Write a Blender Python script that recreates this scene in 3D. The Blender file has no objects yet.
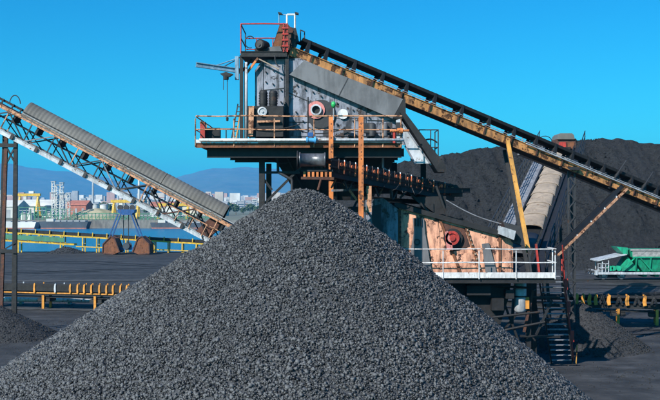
import bpy, math, random
import numpy as np
from mathutils import Vector, Matrix, noise as mnoise

random.seed(7); rng = np.random.default_rng(11)
scene = bpy.context.scene
COL = scene.collection
R = math.radians

# ---------------------------------------------------------------- camera, sky, sun, exposure
CAM_Z, FPX, U0, V0 = 7.0, 1000.0, 330.0, 207.0        # eye height, focal length in photo pixels, principal column, horizon row
cam_d = bpy.data.cameras.new('camera'); cam = bpy.data.objects.new('camera', cam_d); COL.objects.link(cam)
cam.location = (0, 0, CAM_Z); cam.rotation_euler = (R(90), 0, 0)
cam_d.sensor_width = 36; cam_d.lens = 36 * FPX / 660; cam_d.shift_y = 7 / 660
cam_d.clip_start = .5; cam_d.clip_end = 30000
scene.camera = cam

SUN_TO = Vector((.49, .64, -.58)).normalized()         # the way the light travels
elev = math.asin(-SUN_TO.z); azim = math.atan2(-SUN_TO.x, -SUN_TO.y)
world = bpy.data.worlds.new('World'); scene.world = world; world.use_nodes = True
wn, wl = world.node_tree.nodes, world.node_tree.links
sky = wn.new('ShaderNodeTexSky'); sky.sky_type = 'NISHITA'; sky.sun_disc = False
sky.sun_elevation = elev; sky.sun_rotation = azim; sky.altitude = 0
sky.air_density = 1.0; sky.dust_density = .9; sky.ozone_density = 2.0
grade = wn.new('ShaderNodeMix'); grade.data_type = 'RGBA'; grade.blend_type = 'MULTIPLY'
grade.inputs[0].default_value = 1; grade.inputs[7].default_value = (.10, 1.03, 1.26, 1)
bg = wn['Background']; bg.inputs[1].default_value = .08
hsv = wn.new('ShaderNodeHueSaturation'); hsv.inputs['Saturation'].default_value = 1.45; wl.new(sky.outputs[0], hsv.inputs['Color'])
wl.new(hsv.outputs[0], grade.inputs[6]); wl.new(grade.outputs[2], bg.inputs[0])
sun_d = bpy.data.lights.new('sun', 'SUN'); sun_d.energy = 5.0; sun_d.angle = R(.5); sun_d.color = (1, .95, .87)
sun = bpy.data.objects.new('sun', sun_d); COL.objects.link(sun)
sun.rotation_euler = SUN_TO.to_track_quat('-Z', 'Y').to_euler(); sun.location = (-40, -30, 60)
vs = scene.view_settings; vs.view_transform = 'Standard'; vs.look = 'None'; vs.gamma = 1; vs.use_curve_mapping = False
vs.exposure = .5
cy = scene.cycles
cy.use_denoising = True; cy.max_bounces = 5; cy.diffuse_bounces = 3; cy.glossy_bounces = 3; cy.volume_bounces = 1
cy.sample_clamp_indirect = 6

# ---------------------------------------------------------------- helpers
def P(u, v, Y):
    """the point that the photograph shows at column u, row v, standing Y metres away"""
    return Vector(((u - U0) * Y / FPX, Y, CAM_Z - (v - V0) * Y / FPX))
Z = Vector((0, 0, 1)); X = Vector((1, 0, 0)); YV = Vector((0, 1, 0))
V = Vector

def mat(name, col, rough=.6, metal=0., rust=0., rustcol=(.16, .06, .025), dirt=.3, dirtcol=(.03, .03, .032), scale=1.2,
        bump=.15, spec=.4, streak=True, var=.0):
    m = bpy.data.materials.new(name); m.use_nodes = True
    N, L = m.node_tree.nodes, m.node_tree.links
    b = N['Principled BSDF']; b.inputs['Metallic'].default_value = metal
    b.inputs['Specular IOR Level'].default_value = spec
    tc = N.new('ShaderNodeTexCoord'); mp = N.new('ShaderNodeMapping'); L.new(tc.outputs['Object'], mp.inputs[0])
    oi = N.new('ShaderNodeObjectInfo')
    ad = N.new('ShaderNodeVectorMath'); ad.operation = 'ADD'
    sc_ = N.new('ShaderNodeVectorMath'); sc_.operation = 'SCALE'; sc_.inputs[0].default_value = (17, 31, 23); L.new(oi.outputs['Random'], sc_.inputs['Scale'])
    L.new(mp.outputs[0], ad.inputs[0]); L.new(sc_.outputs[0], ad.inputs[1])
    def tex(s, det=6, ro=.6, stretch=None):
        n = N.new('ShaderNodeTexNoise'); n.inputs['Scale'].default_value = s; n.inputs['Detail'].default_value = det
        n.inputs['Roughness'].default_value = ro
        if stretch:
            q = N.new('ShaderNodeVectorMath'); q.operation = 'MULTIPLY'; q.inputs[1].default_value = stretch
            L.new(ad.outputs[0], q.inputs[0]); L.new(q.outputs[0], n.inputs['Vector'])
        else: L.new(ad.outputs[0], n.inputs['Vector'])
        return n.outputs['Fac']
    def ramp(f, a, b_):
        r = N.new('ShaderNodeMapRange'); r.inputs[1].default_value = a; r.inputs[2].default_value = b_
        r.interpolation_type = 'SMOOTHSTEP'; L.new(f, r.inputs[0]); return r.outputs[0]
    def mix(f, a, b_, mode='MIX', fmul=1.):
        x = N.new('ShaderNodeMix'); x.data_type = 'RGBA'; x.blend_type = mode
        if fmul != 1.:
            k = N.new('ShaderNodeMath'); k.operation = 'MULTIPLY'; k.inputs[1].default_value = fmul; L.new(f, k.inputs[0]); f = k.outputs[0]
        if hasattr(f, 'links'): L.new(f, x.inputs[0])
        else: x.inputs[0].default_value = f
        for i, c in ((6, a), (7, b_)):
            if hasattr(c, 'links'): L.new(c, x.inputs[i])
            else: x.inputs[i].default_value = (*c, 1)
        return x.outputs[2]
    c = mix(ramp(tex(scale * .9, 4), .3, .7), tuple(k * .78 for k in col), tuple(min(1, k * 1.12) for k in col))
    if var:
        c = mix(ramp(oi.outputs['Random'], 0, 1), c, tuple(k * .45 for k in col), fmul=var)
    if dirt:
        f = tex(scale * 2.2, 8, .68, (1.6, 1.6, .35) if streak else None)
        c = mix(ramp(f, .42, .64), c, dirtcol, fmul=dirt)
    if rust:
        f = tex(scale * 1.7, 10, .72)
        c = mix(ramp(f, .67 - rust * .34, .70 - rust * .33), c, mix(ramp(tex(scale * 9, 4), .35, .65), rustcol, tuple(k * .35 for k in rustcol)))
    L.new(c, b.inputs['Base Color'])
    rr = N.new('ShaderNodeMapRange'); rr.inputs[3].default_value = max(.05, rough - .14); rr.inputs[4].default_value = min(1, rough + .16)
    L.new(tex(scale * 4, 5), rr.inputs[0]); L.new(rr.outputs[0], b.inputs['Roughness'])
    if bump:
        bp = N.new('ShaderNodeBump'); bp.inputs['Strength'].default_value = bump; bp.inputs['Distance'].default_value = .05
        L.new(tex(scale * 7, 6, .65), bp.inputs['Height'])
        b2 = N.new('ShaderNodeBump'); b2.inputs['Strength'].default_value = min(1, bump * 2.5); b2.inputs['Distance'].default_value = .09
        L.new(tex(scale * 1.3, 3, .5), b2.inputs['Height']); L.new(bp.outputs[0], b2.inputs['Normal']); L.new(b2.outputs[0], b.inputs['Normal'])
    return m

M = {}
def mk(name, *a, **k): M[name] = mat(name, *a, **k)
mk('orange_paint', (.64, .20, .055), .55, rust=.34, dirt=.45, scale=1.6)
mk('salmon_paint', (.74, .37, .24), .6, rust=.36, rustcol=(.09, .04, .03), dirt=.75, dirtcol=(.13, .06, .045), scale=1.5)
mk('beam_paint', (.66, .30, .105), .65, rust=.46, rustcol=(.13, .055, .022), dirt=.55, scale=1.3)
mk('rusty_rail', (.58, .30, .17), .65, rust=.45, dirt=.3, scale=2.5)
mk('rust', (.20, .075, .035), .85, rust=.3, dirt=.4, scale=1.5, bump=.4)
mk('dark_rust', (.10, .042, .03), .85, rust=.3, dirt=.6, scale=1.5, bump=.4)
mk('black_steel', (.013, .013, .015), .6, dirt=.2, rust=.16, rustcol=(.06, .03, .02), scale=1.4)
mk('dark_steel', (.034, .035, .040), .6, rust=.22, rustcol=(.07, .035, .02), dirt=.4, scale=1.1)
mk('casing_grey', (.26, .275, .335), .5, rust=.3, rustcol=(.05, .04, .04), dirt=1., dirtcol=(.035, .037, .045), scale=.8, bump=.25)
mk('casing_grey_worn', (.21, .225, .275), .5, rust=.34, rustcol=(.06, .04, .035), dirt=1., dirtcol=(.03, .032, .04), scale=1., bump=.25)
mk('plate_grey', (.145, .147, .158), .5, rust=.08, rustcol=(.07, .055, .045), dirt=.55, dirtcol=(.065, .065, .07), scale=.7, bump=.12)
mk('hood_sheet', (.135, .13, .122), .62, rust=.1, rustcol=(.15, .10, .06), dirt=.45, dirtcol=(.10, .095, .09), scale=.7)
mk('beige_sheet', (.37, .29, .22), .7, rust=.22, rustcol=(.26, .17, .10), dirt=.5, dirtcol=(.18, .15, .13), scale=.8)
mk('white_paint', (.66, .67, .69), .5, rust=.2, rustcol=(.24, .12, .07), dirt=.6, dirtcol=(.26, .25, .24), scale=1.6)
mk('pale_steel', (.50, .53, .57), .5, metal=.15, rust=.2, rustcol=(.2, .11, .07), dirt=.45, dirtcol=(.13, .13, .14), scale=1.4)
mk('blue_grey_paint', (.20, .33, .45), .5, rust=.1, dirt=.4, scale=1.5)
mk('red_paint', (.42, .04, .03), .5, rust=.2, dirt=.35, scale=2)
mk('faded_red', (.62, .22, .20), .6, rust=.15, dirt=.4, scale=2)
mk('blue_paint', (.02, .085, .26), .45, rust=.12, dirt=.35, scale=1.5)
mk('light_blue_paint', (.07, .33, .62), .4, rust=.08, dirt=.25, scale=1.5)
mk('green_lamp', (.03, .45, .12), .35, dirt=.1)
mk('wagon_green', (.012, .34, .19), .5, rust=.12, rustcol=(.08, .05, .03), dirt=.6, dirtcol=(.02, .10, .07), scale=1.1)
mk('yellow_paint', (.66, .42, .04), .5, rust=.2, dirt=.35, scale=1.2)
mk('pole_yellow', (.50, .25, .05), .5, rust=.25, dirt=.3, scale=1.2)
mk('idler_orange', (.64, .27, .045), .5, rust=.18, dirt=.35, scale=2.0)
mk('idler_red', (.60, .15, .06), .6, rust=.3, rustcol=(.14, .05, .025), dirt=.4, scale=2.5)
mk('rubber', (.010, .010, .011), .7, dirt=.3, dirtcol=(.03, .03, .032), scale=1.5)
mk('pulley_steel', (.15, .155, .175), .38, metal=.5, dirt=.4, scale=2)
mk('coal_load', (.30, .30, .30), .9, dirt=.5, dirtcol=(.15, .15, .15), scale=2, bump=.6, streak=False)
mk('grey_mesh', (.22, .23, .26), .55, rust=.2, dirt=.4, scale=1.5)
mk('concrete', (.40, .38, .34), .85, dirt=.4, dirtcol=(.16, .15, .14), scale=.2)
mk('quay_concrete', (.20, .19, .17), .85, dirt=.5, dirtcol=(.06, .06, .06), scale=.3)
mk('far_white', (.60, .60, .57), .8, dirt=.2, dirtcol=(.4, .38, .35), scale=.1, bump=0)
mk('far_cream', (.60, .53, .42), .8, dirt=.2, dirtcol=(.3, .27, .22), scale=.1, bump=0)
mk('far_red', (.42, .15, .10), .8, dirt=.3, scale=.2, bump=0)
mk('far_grey', (.36, .38, .40), .8, dirt=.2, scale=.1, bump=0)
mk('far_green', (.07, .25, .15), .6, dirt=.3, scale=.2, bump=0)
mk('window_dark', (.05, .07, .09), .25, dirt=0, bump=0)
mk('barge_dark', (.05, .065, .085), .6, rust=.2, dirt=.3, scale=.3, bump=0)
mk('sandy_bank', (.36, .31, .20), .95, dirt=.6, dirtcol=(.12, .15, .07), scale=.06, bump=.3, streak=False)
mk('hill_scrub', (.07, .085, .06), .95, dirt=.6, dirtcol=(.12, .11, .09), scale=.004, bump=0, streak=False)
mk('far_land', (.16, .16, .12), .95, dirt=.6, dirtcol=(.07, .10, .05), scale=.01, bump=0, streak=False)
mk('tree_leaf', (.05, .085, .035), .8, dirt=.3, dirtcol=(.02, .04, .015), scale=.5, bump=0)
mk('bark', (.12, .08, .05), .9, scale=2)
for n_, c_ in (('wall_white', (.60, .59, .56)), ('wall_cream', (.48, .42, .35)), ('wall_grey', (.33, .34, .36)), ('wall_pink', (.42, .27, .23))):
    mk(n_, c_, .85, dirt=.25, dirtcol=tuple(k * .5 for k in c_), scale=.05, bump=0)

def coal_mat(name, lo, hi, scale, bump, dist, rough=.5, rnd=False, patch=None):
    m = bpy.data.materials.new(name); m.use_nodes = True; N, L = m.node_tree.nodes, m.node_tree.links
    b = N['Principled BSDF']; tc = N.new('ShaderNodeTexCoord')
    n = N.new('ShaderNodeTexNoise'); n.inputs['Scale'].default_value = scale; n.inputs['Detail'].default_value = 9; n.inputs['Roughness'].default_value = .7
    L.new(tc.outputs['Object'], n.inputs['Vector'])
    r = N.new('ShaderNodeValToRGB'); r.color_ramp.elements[0].position = .33; r.color_ramp.elements[1].position = .68
    r.color_ramp.elements[0].color = (*lo, 1); r.color_ramp.elements[1].color = (*hi, 1)
    if rnd:
        g = N.new('ShaderNodeNewGeometry'); L.new(g.outputs['Random Per Island'], r.inputs[0])
        r.color_ramp.elements[0].position = .12; r.color_ramp.elements[1].position = 1.
        rr = N.new('ShaderNodeMath'); rr.operation = 'MULTIPLY_ADD'; rr.inputs[1].default_value = .35; rr.inputs[2].default_value = rough - .15
        L.new(g.outputs['Random Per Island'], rr.inputs[0]); L.new(rr.outputs[0], b.inputs['Roughness'])
        n.inputs['Scale'].default_value = .55; patch = patch or (.45, (1, 1, 1), (.034, .0345, .037), .2)   # damp and dusty areas
    else:
        L.new(n.outputs['Fac'], r.inputs[0]); b.inputs['Roughness'].default_value = rough
    c = r.outputs[0]
    if patch:
        pn = N.new('ShaderNodeTexNoise'); pn.inputs['Scale'].default_value = patch[0]; pn.inputs['Detail'].default_value = 6; pn.inputs['Roughness'].default_value = .62
        mp = N.new('ShaderNodeMapping'); mp.inputs['Scale'].default_value = patch[1]; L.new(tc.outputs['Object'], mp.inputs[0]); L.new(mp.outputs[0], pn.inputs['Vector'])
        k = N.new('ShaderNodeMapRange'); k.inputs[1].default_value = .4; k.inputs[2].default_value = .62; L.new(pn.outputs['Fac'], k.inputs[0])
        mx = N.new('ShaderNodeMix'); mx.data_type = 'RGBA'; L.new(k.outputs[0], mx.inputs[0]); L.new(c, mx.inputs[6]); mx.inputs[7].default_value = (*patch[2], 1)
        mm = N.new('ShaderNodeMix'); mm.data_type = 'RGBA'; mm.inputs[0].default_value = patch[3]; L.new(c, mm.inputs[6]); L.new(mx.outputs[2], mm.inputs[7]); c = mm.outputs[2]
    L.new(c, b.inputs['Base Color'])
    b.inputs['Specular IOR Level'].default_value = .42
    if bump:
        n2 = N.new('ShaderNodeTexVoronoi') if not rnd else N.new('ShaderNodeTexNoise')
        n2.inputs['Scale'].default_value = scale * (1.6 if not rnd else 1)
        L.new(tc.outputs['Object'], n2.inputs['Vector'])
        bp = N.new('ShaderNodeBump'); bp.inputs['Strength'].default_value = bump; bp.inputs['Distance'].default_value = dist
        L.new(n2.outputs[0], bp.inputs['Height'])
        bp2 = N.new('ShaderNodeBump'); bp2.inputs['Strength'].default_value = bump; bp2.inputs['Distance'].default_value = dist * 2
        L.new(n.outputs['Fac'], bp2.inputs['Height']); L.new(bp.outputs[0], bp2.inputs['Normal']); L.new(bp2.outputs[0], b.inputs['Normal'])
    M[name] = m
coal_mat('coal_lumps', (.015, .0155, .0172), (.122, .126, .136), 14, 0, .02, .5, rnd=True)
coal_mat('coal_fines', (.018, .0185, .021), (.048, .049, .054), 5, .9, .05, .8)
coal_mat('coal_bank', (.008, .0082, .0092), (.034, .0345, .038), 1.4, 1., .5, .85, patch=(.12, (1, .3, 1), (.032, .033, .038), .6))
coal_mat('yard_ground', (.011, .0112, .0128), (.062, .0625, .068), .8, .8, .05, .85, patch=(.11, (1, 3.6, 1), (.013, .0133, .0155), .8))
# sea
m = bpy.data.materials.new('sea_water'); m.use_nodes = True; N, L = m.node_tree.nodes, m.node_tree.links
b = N['Principled BSDF']; b.inputs['Base Color'].default_value = (.010, .125, .25, 1); b.inputs['Roughness'].default_value = .22; b.inputs['IOR'].default_value = 1.33
tc = N.new('ShaderNodeTexCoord'); mp = N.new('ShaderNodeMapping'); mp.inputs['Scale'].default_value = (.35, 1, 1)
n = N.new('ShaderNodeTexNoise'); n.inputs['Scale'].default_value = .8; n.inputs['Detail'].default_value = 8; n.inputs['Roughness'].default_value = .65
bp = N.new('ShaderNodeBump'); bp.inputs['Strength'].default_value = 1.; bp.inputs['Distance'].default_value = .6
L.new(tc.outputs['Object'], mp.inputs[0]); L.new(mp.outputs[0], n.inputs['Vector']); L.new(n.outputs['Fac'], bp.inputs['Height']); L.new(bp.outputs[0], b.inputs['Normal'])
M['sea_water'] = m

class MB:
    """collects shapes in world space; build() makes them ONE mesh object"""
    def __init__(s): s.v = []; s.f = []
    def add(s, vs_, fs):
        o = len(s.v); s.v += [tuple(p) for p in vs_]; s.f += [tuple(i + o for i in f) for f in fs]; return s
    def bar(s, a, b, w, h=None, up=None):
        h = h or w; a, b = V(a), V(b); d = (b - a).normalized()
        up = V(up) if up is not None else (Z if abs(d.z) < .97 else YV)
        sd = d.cross(up).normalized(); n = sd.cross(d)
        q = [sd * (w / 2) * i + n * (h / 2) * j for i, j in ((-1, -1), (1, -1), (1, 1), (-1, 1))]
        return s.add([a + k for k in q] + [b + k for k in q], [(3, 2, 1, 0), (4, 5, 6, 7), (0, 1, 5, 4), (1, 2, 6, 5), (2, 3, 7, 6), (3, 0, 4, 7)])
    def ibar(s, a, b, w, h, t=.03, up=None):
        a, b = V(a), V(b); d = (b - a).normalized(); up = V(up) if up is not None else (Z if abs(d.z) < .97 else YV)
        sd = d.cross(up).normalized(); n = sd.cross(d)
        for k in (-1, 1): s.bar(a + n * k * (h - t) / 2, b + n * k * (h - t) / 2, w, t, up)
        return s.bar(a, b, t, h - 2 * t, up)
    def box(s, c, sz, M3=None):
        c = V(c); p = []
        for i in (-1, 1):
            for j in (-1, 1):
                for k in (-1, 1):
                    q = V((i * sz[0] / 2, j * sz[1] / 2, k * sz[2] / 2)); p.append(c + (M3 @ q if M3 else q))
        return s.add(p, [(0, 1, 3, 2), (4, 6, 7, 5), (0, 4, 5, 1), (2, 3, 7, 6), (0, 2, 6, 4), (1, 5, 7, 3)])
    def tube(s, a, b, r, n=8, r2=None):
        r2 = r if r2 is None else r2; a, b = V(a), V(b); d = (b - a).normalized(); e = d.orthogonal().normalized(); g = d.cross(e)
        c = [(math.cos(6.28318 * i / n), math.sin(6.28318 * i / n)) for i in range(n)]
        return s.add([a + (e * x + g * y) * r for x, y in c] + [b + (e * x + g * y) * r2 for x, y in c],
                     [(i, (i + 1) % n, n + (i + 1) % n, n + i) for i in range(n)] + [tuple(range(n))[::-1], tuple(range(n, 2 * n))])
    def path(s, pts, r, n=6):
        for a, b in zip(pts[:-1], pts[1:]): s.tube(a, b, r, n)
        return s
    def lathe(s, a, d, prof, n=20, arc=6.28318, start=0., e=None):
        """prof: (along, radius) pairs; revolves round the axis a + d"""
        a, d = V(a), V(d).normalized(); e = V(e).normalized() if e is not None else d.orthogonal().normalized(); g = d.cross(e); full = arc > 6.28
        k = n if full else n + 1; vs_ = []
        for t, r in prof:
            for i in range(k):
                w = start + arc * i / n; vs_.append(a + d * t + (e * math.cos(w) + g * math.sin(w)) * r)
        fs = []
        for j in range(len(prof) - 1):
            for i in range(n): fs.append((j * k + i, j * k + (i + 1) % k, (j + 1) * k + (i + 1) % k, (j + 1) * k + i))
        return s.add(vs_, fs)
    def poly(s, pts, d):
        pts = [V(p) for p in pts]; d = V(d); n = len(pts)
        return s.add(pts + [p + d for p in pts], [tuple(range(n))[::-1], tuple(range(n, 2 * n))] + [(i, (i + 1) % n, n + (i + 1) % n, n + i) for i in range(n)])
    def build(s, name, mt, parent=None, smooth=False, fix=True):
        me = bpy.data.meshes.new(name); o = bpy.data.objects.new(name, me); COL.objects.link(o)
        off = V((0, 0, 0)); q = parent
        while q: off += V(q.location); q = q.parent
        me.from_pydata([V(p) - off for p in s.v], [], s.f); me.validate()
        if fix:
            import bmesh
            bm = bmesh.new(); bm.from_mesh(me); bmesh.ops.recalc_face_normals(bm, faces=bm.faces); bm.to_mesh(me); bm.free()
        me.materials.append(M[mt] if isinstance(mt, str) else mt)
        if smooth: me.polygons.foreach_set('use_smooth', [True] * len(me.polygons))
        if parent: o.parent = parent
        return o
def tag(o, label=None, cat=None, group=None, kind=None):
    if label: o['label'] = label
    if cat: o['category'] = cat
    if group: o['group'] = group
    if kind: o['kind'] = kind
    return o
def thing(name, loc, label, cat, group=None):
    o = bpy.data.objects.new(name, None); COL.objects.link(o); o.location = loc; o.empty_display_size = .2
    return tag(o, label, cat, group)
def copy_tree(o, parent=None):
    c = o.copy(); COL.objects.link(c); c.parent = parent
    for ch in list(o.children): copy_tree(ch, c)
    return c
class Frame:
    """a slanting line: L(t, x, z) = t metres along it, x towards its side, z up from it"""
    def __init__(s, a, b):
        s.a = V(a); s.d = (V(b) - s.a).normalized(); s.len = (V(b) - s.a).length
        s.s = s.d.cross(Z).normalized(); s.n = s.s.cross(s.d).normalized()
    def __call__(s, t, x=0., z=0.): return s.a + s.d * t + s.s * x + s.n * z
    def at_u(s, u):                                    # distance along the line where it crosses photo column u
        k = (u - U0) / FPX; return (k * s.a.y - s.a.x) / (s.d.x - k * s.d.y)
def handrail(parent, pts, h, mt, posts, r=.03, mids=(.5,), name='handrail', up=Z, pw=None, pmt=None):
    """rails along pts; posts: list of points at deck level"""
    up = V(up)
    for k in (1.,) + tuple(mids):
        q_ = [V(pts[0])]
        for a, b in zip(pts[:-1], pts[1:]):
            ns = max(1, int((V(b) - V(a)).length / .9))
            q_ += [lerp(a, b, i / ns) + V((0, random.uniform(-.02, .02), random.uniform(-.018, .012))) * (i < ns) for i in range(1, ns + 1)]
        m_ = MB().path([p + up * h * k for p in q_], r)
        if k == 1.: o = m_.build(name, mt, parent)
        else: m_.build('mid_rail', mt, o)
    for p in posts: MB().tube(V(p) - up * .05, V(p) + up * (h + .015), (pw or r) * 1.05, 6).build('rail_post', pmt or mt, o)
    return o
def lerp(a, b, t): return V(a) + (V(b) - V(a)) * t
def grid_mesh(name, xs, ys, hf, mt, smooth=True):
    me = bpy.data.meshes.new(name); nx, ny = len(xs), len(ys)
    GX, GY = np.meshgrid(xs, ys); H = hf(GX, GY)
    co = np.stack([GX, GY, H], -1).reshape(-1, 3)
    i = np.arange(nx * ny).reshape(ny, nx)
    fa = np.stack([i[:-1, :-1], i[:-1, 1:], i[1:, 1:], i[1:, :-1]], -1).reshape(-1, 4)
    me.from_pydata(co.tolist(), [], fa.tolist())
    me.polygons.foreach_set('use_smooth', [smooth] * len(me.polygons)); me.materials.append(M[mt])
    o = bpy.data.objects.new(name, me); COL.objects.link(o); return o
def vnoise(x, y, seed=0):
    """smooth value noise on arrays, about -1..1"""
    xi, yi = np.floor(x).astype(np.int64), np.floor(y).astype(np.int64); fx, fy = x - xi, y - yi
    fx = fx * fx * (3 - 2 * fx); fy = fy * fy * (3 - 2 * fy)
    def h(a, b):
        n_ = (a * 374761393 + b * 668265263 + seed * 974711) & 0x7fffffff
        n_ = ((n_ ^ (n_ >> 13)) * 1274126177) & 0x7fffffff
        return ((n_ ^ (n_ >> 16)) & 0xffff) / 32767.5 - 1
    return (h(xi, yi) * (1 - fx) + h(xi + 1, yi) * fx) * (1 - fy) + (h(xi, yi + 1) * (1 - fx) + h(xi + 1, yi + 1) * fx) * fy
def fbm(x, y, oct_=5, seed=0, gain=.5):
    a, t = 1., 0.
    for k in range(oct_): t = t + a * vnoise(x * 2 ** k + k * 17.3, y * 2 ** k - k * 9.1, seed + k); a *= gain
    return t
def lumps(pts, sizes, seed=0):
    """angular coal lumps (12 facets each) at pts: vertex and face arrays"""
    g = np.random.default_rng(seed)
    base = np.array([(-1, -1, -1), (1, -1, -1), (1, 1, -1), (-1, 1, -1), (-1, -1, 1), (1, -1, 1), (1, 1, 1), (-1, 1, 1)], float) * .62
    fc = np.array([(0, 2, 1), (0, 3, 2), (4, 5, 6), (4, 6, 7), (0, 1, 5), (0, 5, 4), (1, 2, 6), (1, 6, 5), (2, 3, 7), (2, 7, 6), (3, 0, 4), (3, 4, 7)])
    n_ = len(pts); var = np.stack([base * g.uniform(.72, 1.15, (8, 1)) + g.normal(0, .13, (8, 3)) for _ in range(24)])
    q = g.normal(size=(n_, 4)); q /= np.linalg.norm(q, axis=1, keepdims=True); w, x, y, z = q.T
    Rm = np.stack([1 - 2 * (y * y + z * z), 2 * (x * y - z * w), 2 * (x * z + y * w), 2 * (x * y + z * w), 1 - 2 * (x * x + z * z), 2 * (y * z - x * w), 2 * (x * z - y * w), 2 * (y * z + x * w), 1 - 2 * (x * x + y * y)], -1).reshape(-1, 3, 3)
    vv = var[g.integers(0, 24, n_)] * g.uniform(.6, 1.3, (n_, 1, 3)) * (sizes / 2)[:, None, None]
    vv = np.einsum('nij,nkj->nki', Rm, vv) + pts[:, None, :]
    return vv.reshape(-1, 3), (fc[None] + (np.arange(n_) * 8)[:, None, None]).reshape(-1, 3)
def heap(name, cx, cy_, hf, rad, n, size, mt, label, res=120, seed=1, front=None):
    """a heap: a shaped base sheet with n lumps lying all over it, one mesh"""
    g = np.random.default_rng(seed)
    k = int(n * 2.2); rr = rad * np.sqrt(g.random(k)); th = g.random(k) * 2 * np.pi
    x, y = rr * np.cos(th), rr * np.sin(th); z = hf(x, y); keep = z > -.05
    if front is not None: keep &= (y < front) | (g.random(k) < .25)
    x, y, z = (a[keep][:n] for a in (x, y, z))
    sz = size * np.exp(g.normal(0, .36, len(x))); sz = np.clip(sz, size * .45, size * 1.9)
    sz *= (1.12 - .26 * np.clip(z / max(.1, z.max()), 0, 1)) * (1 + .10 * fbm(x * .5, y * .5, 3, seed + 40))
    pts = np.stack([x, y, z + g.uniform(-.55, .5, len(x)) * size], -1)
    lv, lf = lumps(pts, sz, seed)
    a = np.linspace(-rad, rad, res); GX, GY = np.meshgrid(a, a); H = hf(GX, GY) - size * .25
    i = np.arange(res * res).reshape(res, res); o4 = np.stack([i[:-1, :-1], i[:-1, 1:], i[1:, 1:], i[1:, :-1]], -1).reshape(-1, 4)
    ok = H.reshape(-1)[o4].max(1) > -.3; o4 = o4[ok]
    bf = np.concatenate([o4[:, [0, 1, 2]], o4[:, [0, 2, 3]]]); bv = np.stack([GX, GY, np.maximum(H, -.3)], -1).reshape(-1, 3)
    vs_ = np.concatenate([bv, lv]); fs = np.concatenate([bf, lf + len(bv)])
    me = bpy.data.meshes.new(name); me.vertices.add(len(vs_)); me.vertices.foreach_set('co', vs_.ravel())
    me.loops.add(fs.size); me.loops.foreach_set('vertex_index', fs.ravel().astype(np.int32))
    me.polygons.add(len(fs)); me.polygons.foreach_set('loop_start', np.arange(0, fs.size, 3, dtype=np.int32))
    me.materials.append(M[mt]); me.update(calc_edges=True); me.validate()
    o = bpy.data.objects.new(name, me); COL.objects.link(o); o.location = (cx, cy_, 0)
    return tag(o, label, 'coal', kind='stuff')

# ---------------------------------------------------------------- the setting
QUAY = 158.
def ground_h(x, y): return .10 * fbm(x * .07, y * .12, 4, 3) * np.clip((QUAY - y) / 8, 0, 1) - .06
o = grid_mesh('ground', np.concatenate([np.linspace(-900, -60, 12), np.linspace(-50, 60, 56), np.linspace(80, 1500, 14)]), np.concatenate([np.linspace(-120, 20, 6), np.linspace(24, QUAY, 90)]),
              ground_h, 'yard_ground'); tag(o, kind='structure')
MB().poly([(-900, QUAY, -.062), (1500, QUAY, -.062), (1500, QUAY, -6), (-900, QUAY, -6)], (0, .6, 0)).build('quay_wall', 'quay_concrete')
tag(bpy.data.objects['quay_wall'], kind='structure')
o = grid_mesh('sea', np.linspace(-12000, 12000, 3), np.linspace(QUAY - 8, 9000, 3), lambda x, y: x * 0 - 2.6, 'sea_water'); tag(o, kind='structure')
SH = 455.
def shore_h(x, y): return np.clip((y - SH) / 3, -1, 1) * 1.2 - .4 + np.clip(y - 900, 0, 3000) * .003 + 1.5 * fbm(x * .004, y * .004, 4, 8) * np.clip((y - 700) / 300, 0, 1)
o = grid_mesh('far_shore', np.linspace(-7000, 7000, 120), np.concatenate([[SH - 4, SH - 3, SH, SH + 3], np.linspace(SH + 30, 8000, 70)]), shore_h, 'far_land'); tag(o, kind='structure')
# hills: the crest follows the photograph's skyline from the left edge to behind the tower
cu = np.array([-700, -300, -120, -40, 0, 25, 60, 95, 130, 160, 190, 215, 240, 262, 300, 360, 440, 700, 1200, 1700])
cv = np.array([190, 176, 168, 165, 164, 167, 171, 176, 184, 180, 174, 169, 166, 167, 172, 178, 184, 190, 194, 200])
HY = 8600.
def hill_h(x, y):
    u = U0 + FPX * x / HY; crest = CAM_Z + (V0 - np.interp(u, cu, cv)) * HY / FPX
    prof = np.clip((y - 6300) / (HY - 6300), 0, 1) ** .85 * np.where(y > HY, np.clip(1 - (y - HY) / 2600, 0, 1), 1)
    rid = 1 - np.abs(fbm(x * .0008 + y * .0003, y * .0006, 5, 21, .55))
    return crest * prof * (.80 + .24 * rid) - 12 * (1 - prof) + 9 * fbm(x * .004, y * .004, 4, 4) * prof
o = grid_mesh('hills', np.linspace(-9500, 10500, 340), np.linspace(6250, 11200, 80), hill_h, 'hill_scrub'); tag(o, kind='structure')

# the great coal bank behind the yard
bu = np.array([300, 360, 400, 432, 446, 458, 476, 500, 530, 566, 600, 625, 645, 660, 700, 800, 1000]) 
bv = np.array([206, 176, 163, 158, 155.5, 155, 151, 148.5, 144, 140.5, 140, 142, 145, 147, 150, 146, 150])
BY = 136.
def bank_h(x, y):
    wob = 2.2 * fbm(x * .06, y * .02, 4, 31)
    u = U0 + FPX * x / BY; crest = CAM_Z + (V0 - np.interp(u, bu, bv)) * BY / FPX
    run = (BY - 1.5 - y + wob * .35); h = crest - np.clip(run, 0, 99) * .70
    h = np.where(y > BY + 22, crest - (y - BY - 22) * .7, h)
    on = np.clip(h, 0, 4) / 4
    rill = np.abs(fbm(x * .30 + y * .05, y * .10, 5, 51, .55))
    clod = np.clip(fbm(x * .8, y * .7, 4, 71, .6) - .25, 0, 1) * np.clip(fbm(x * .05, y * .07, 3, 5) + .45, 0, 1)
    front = np.clip((BY - y) / 3, 0.12, 1)
    return np.where(h > -.4, h - on * front * (1.1 * rill - .35) + on * front * .8 * clod + on * front * .35 * fbm(x * .10, y * .1, 3, 91), -.4)
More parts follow.
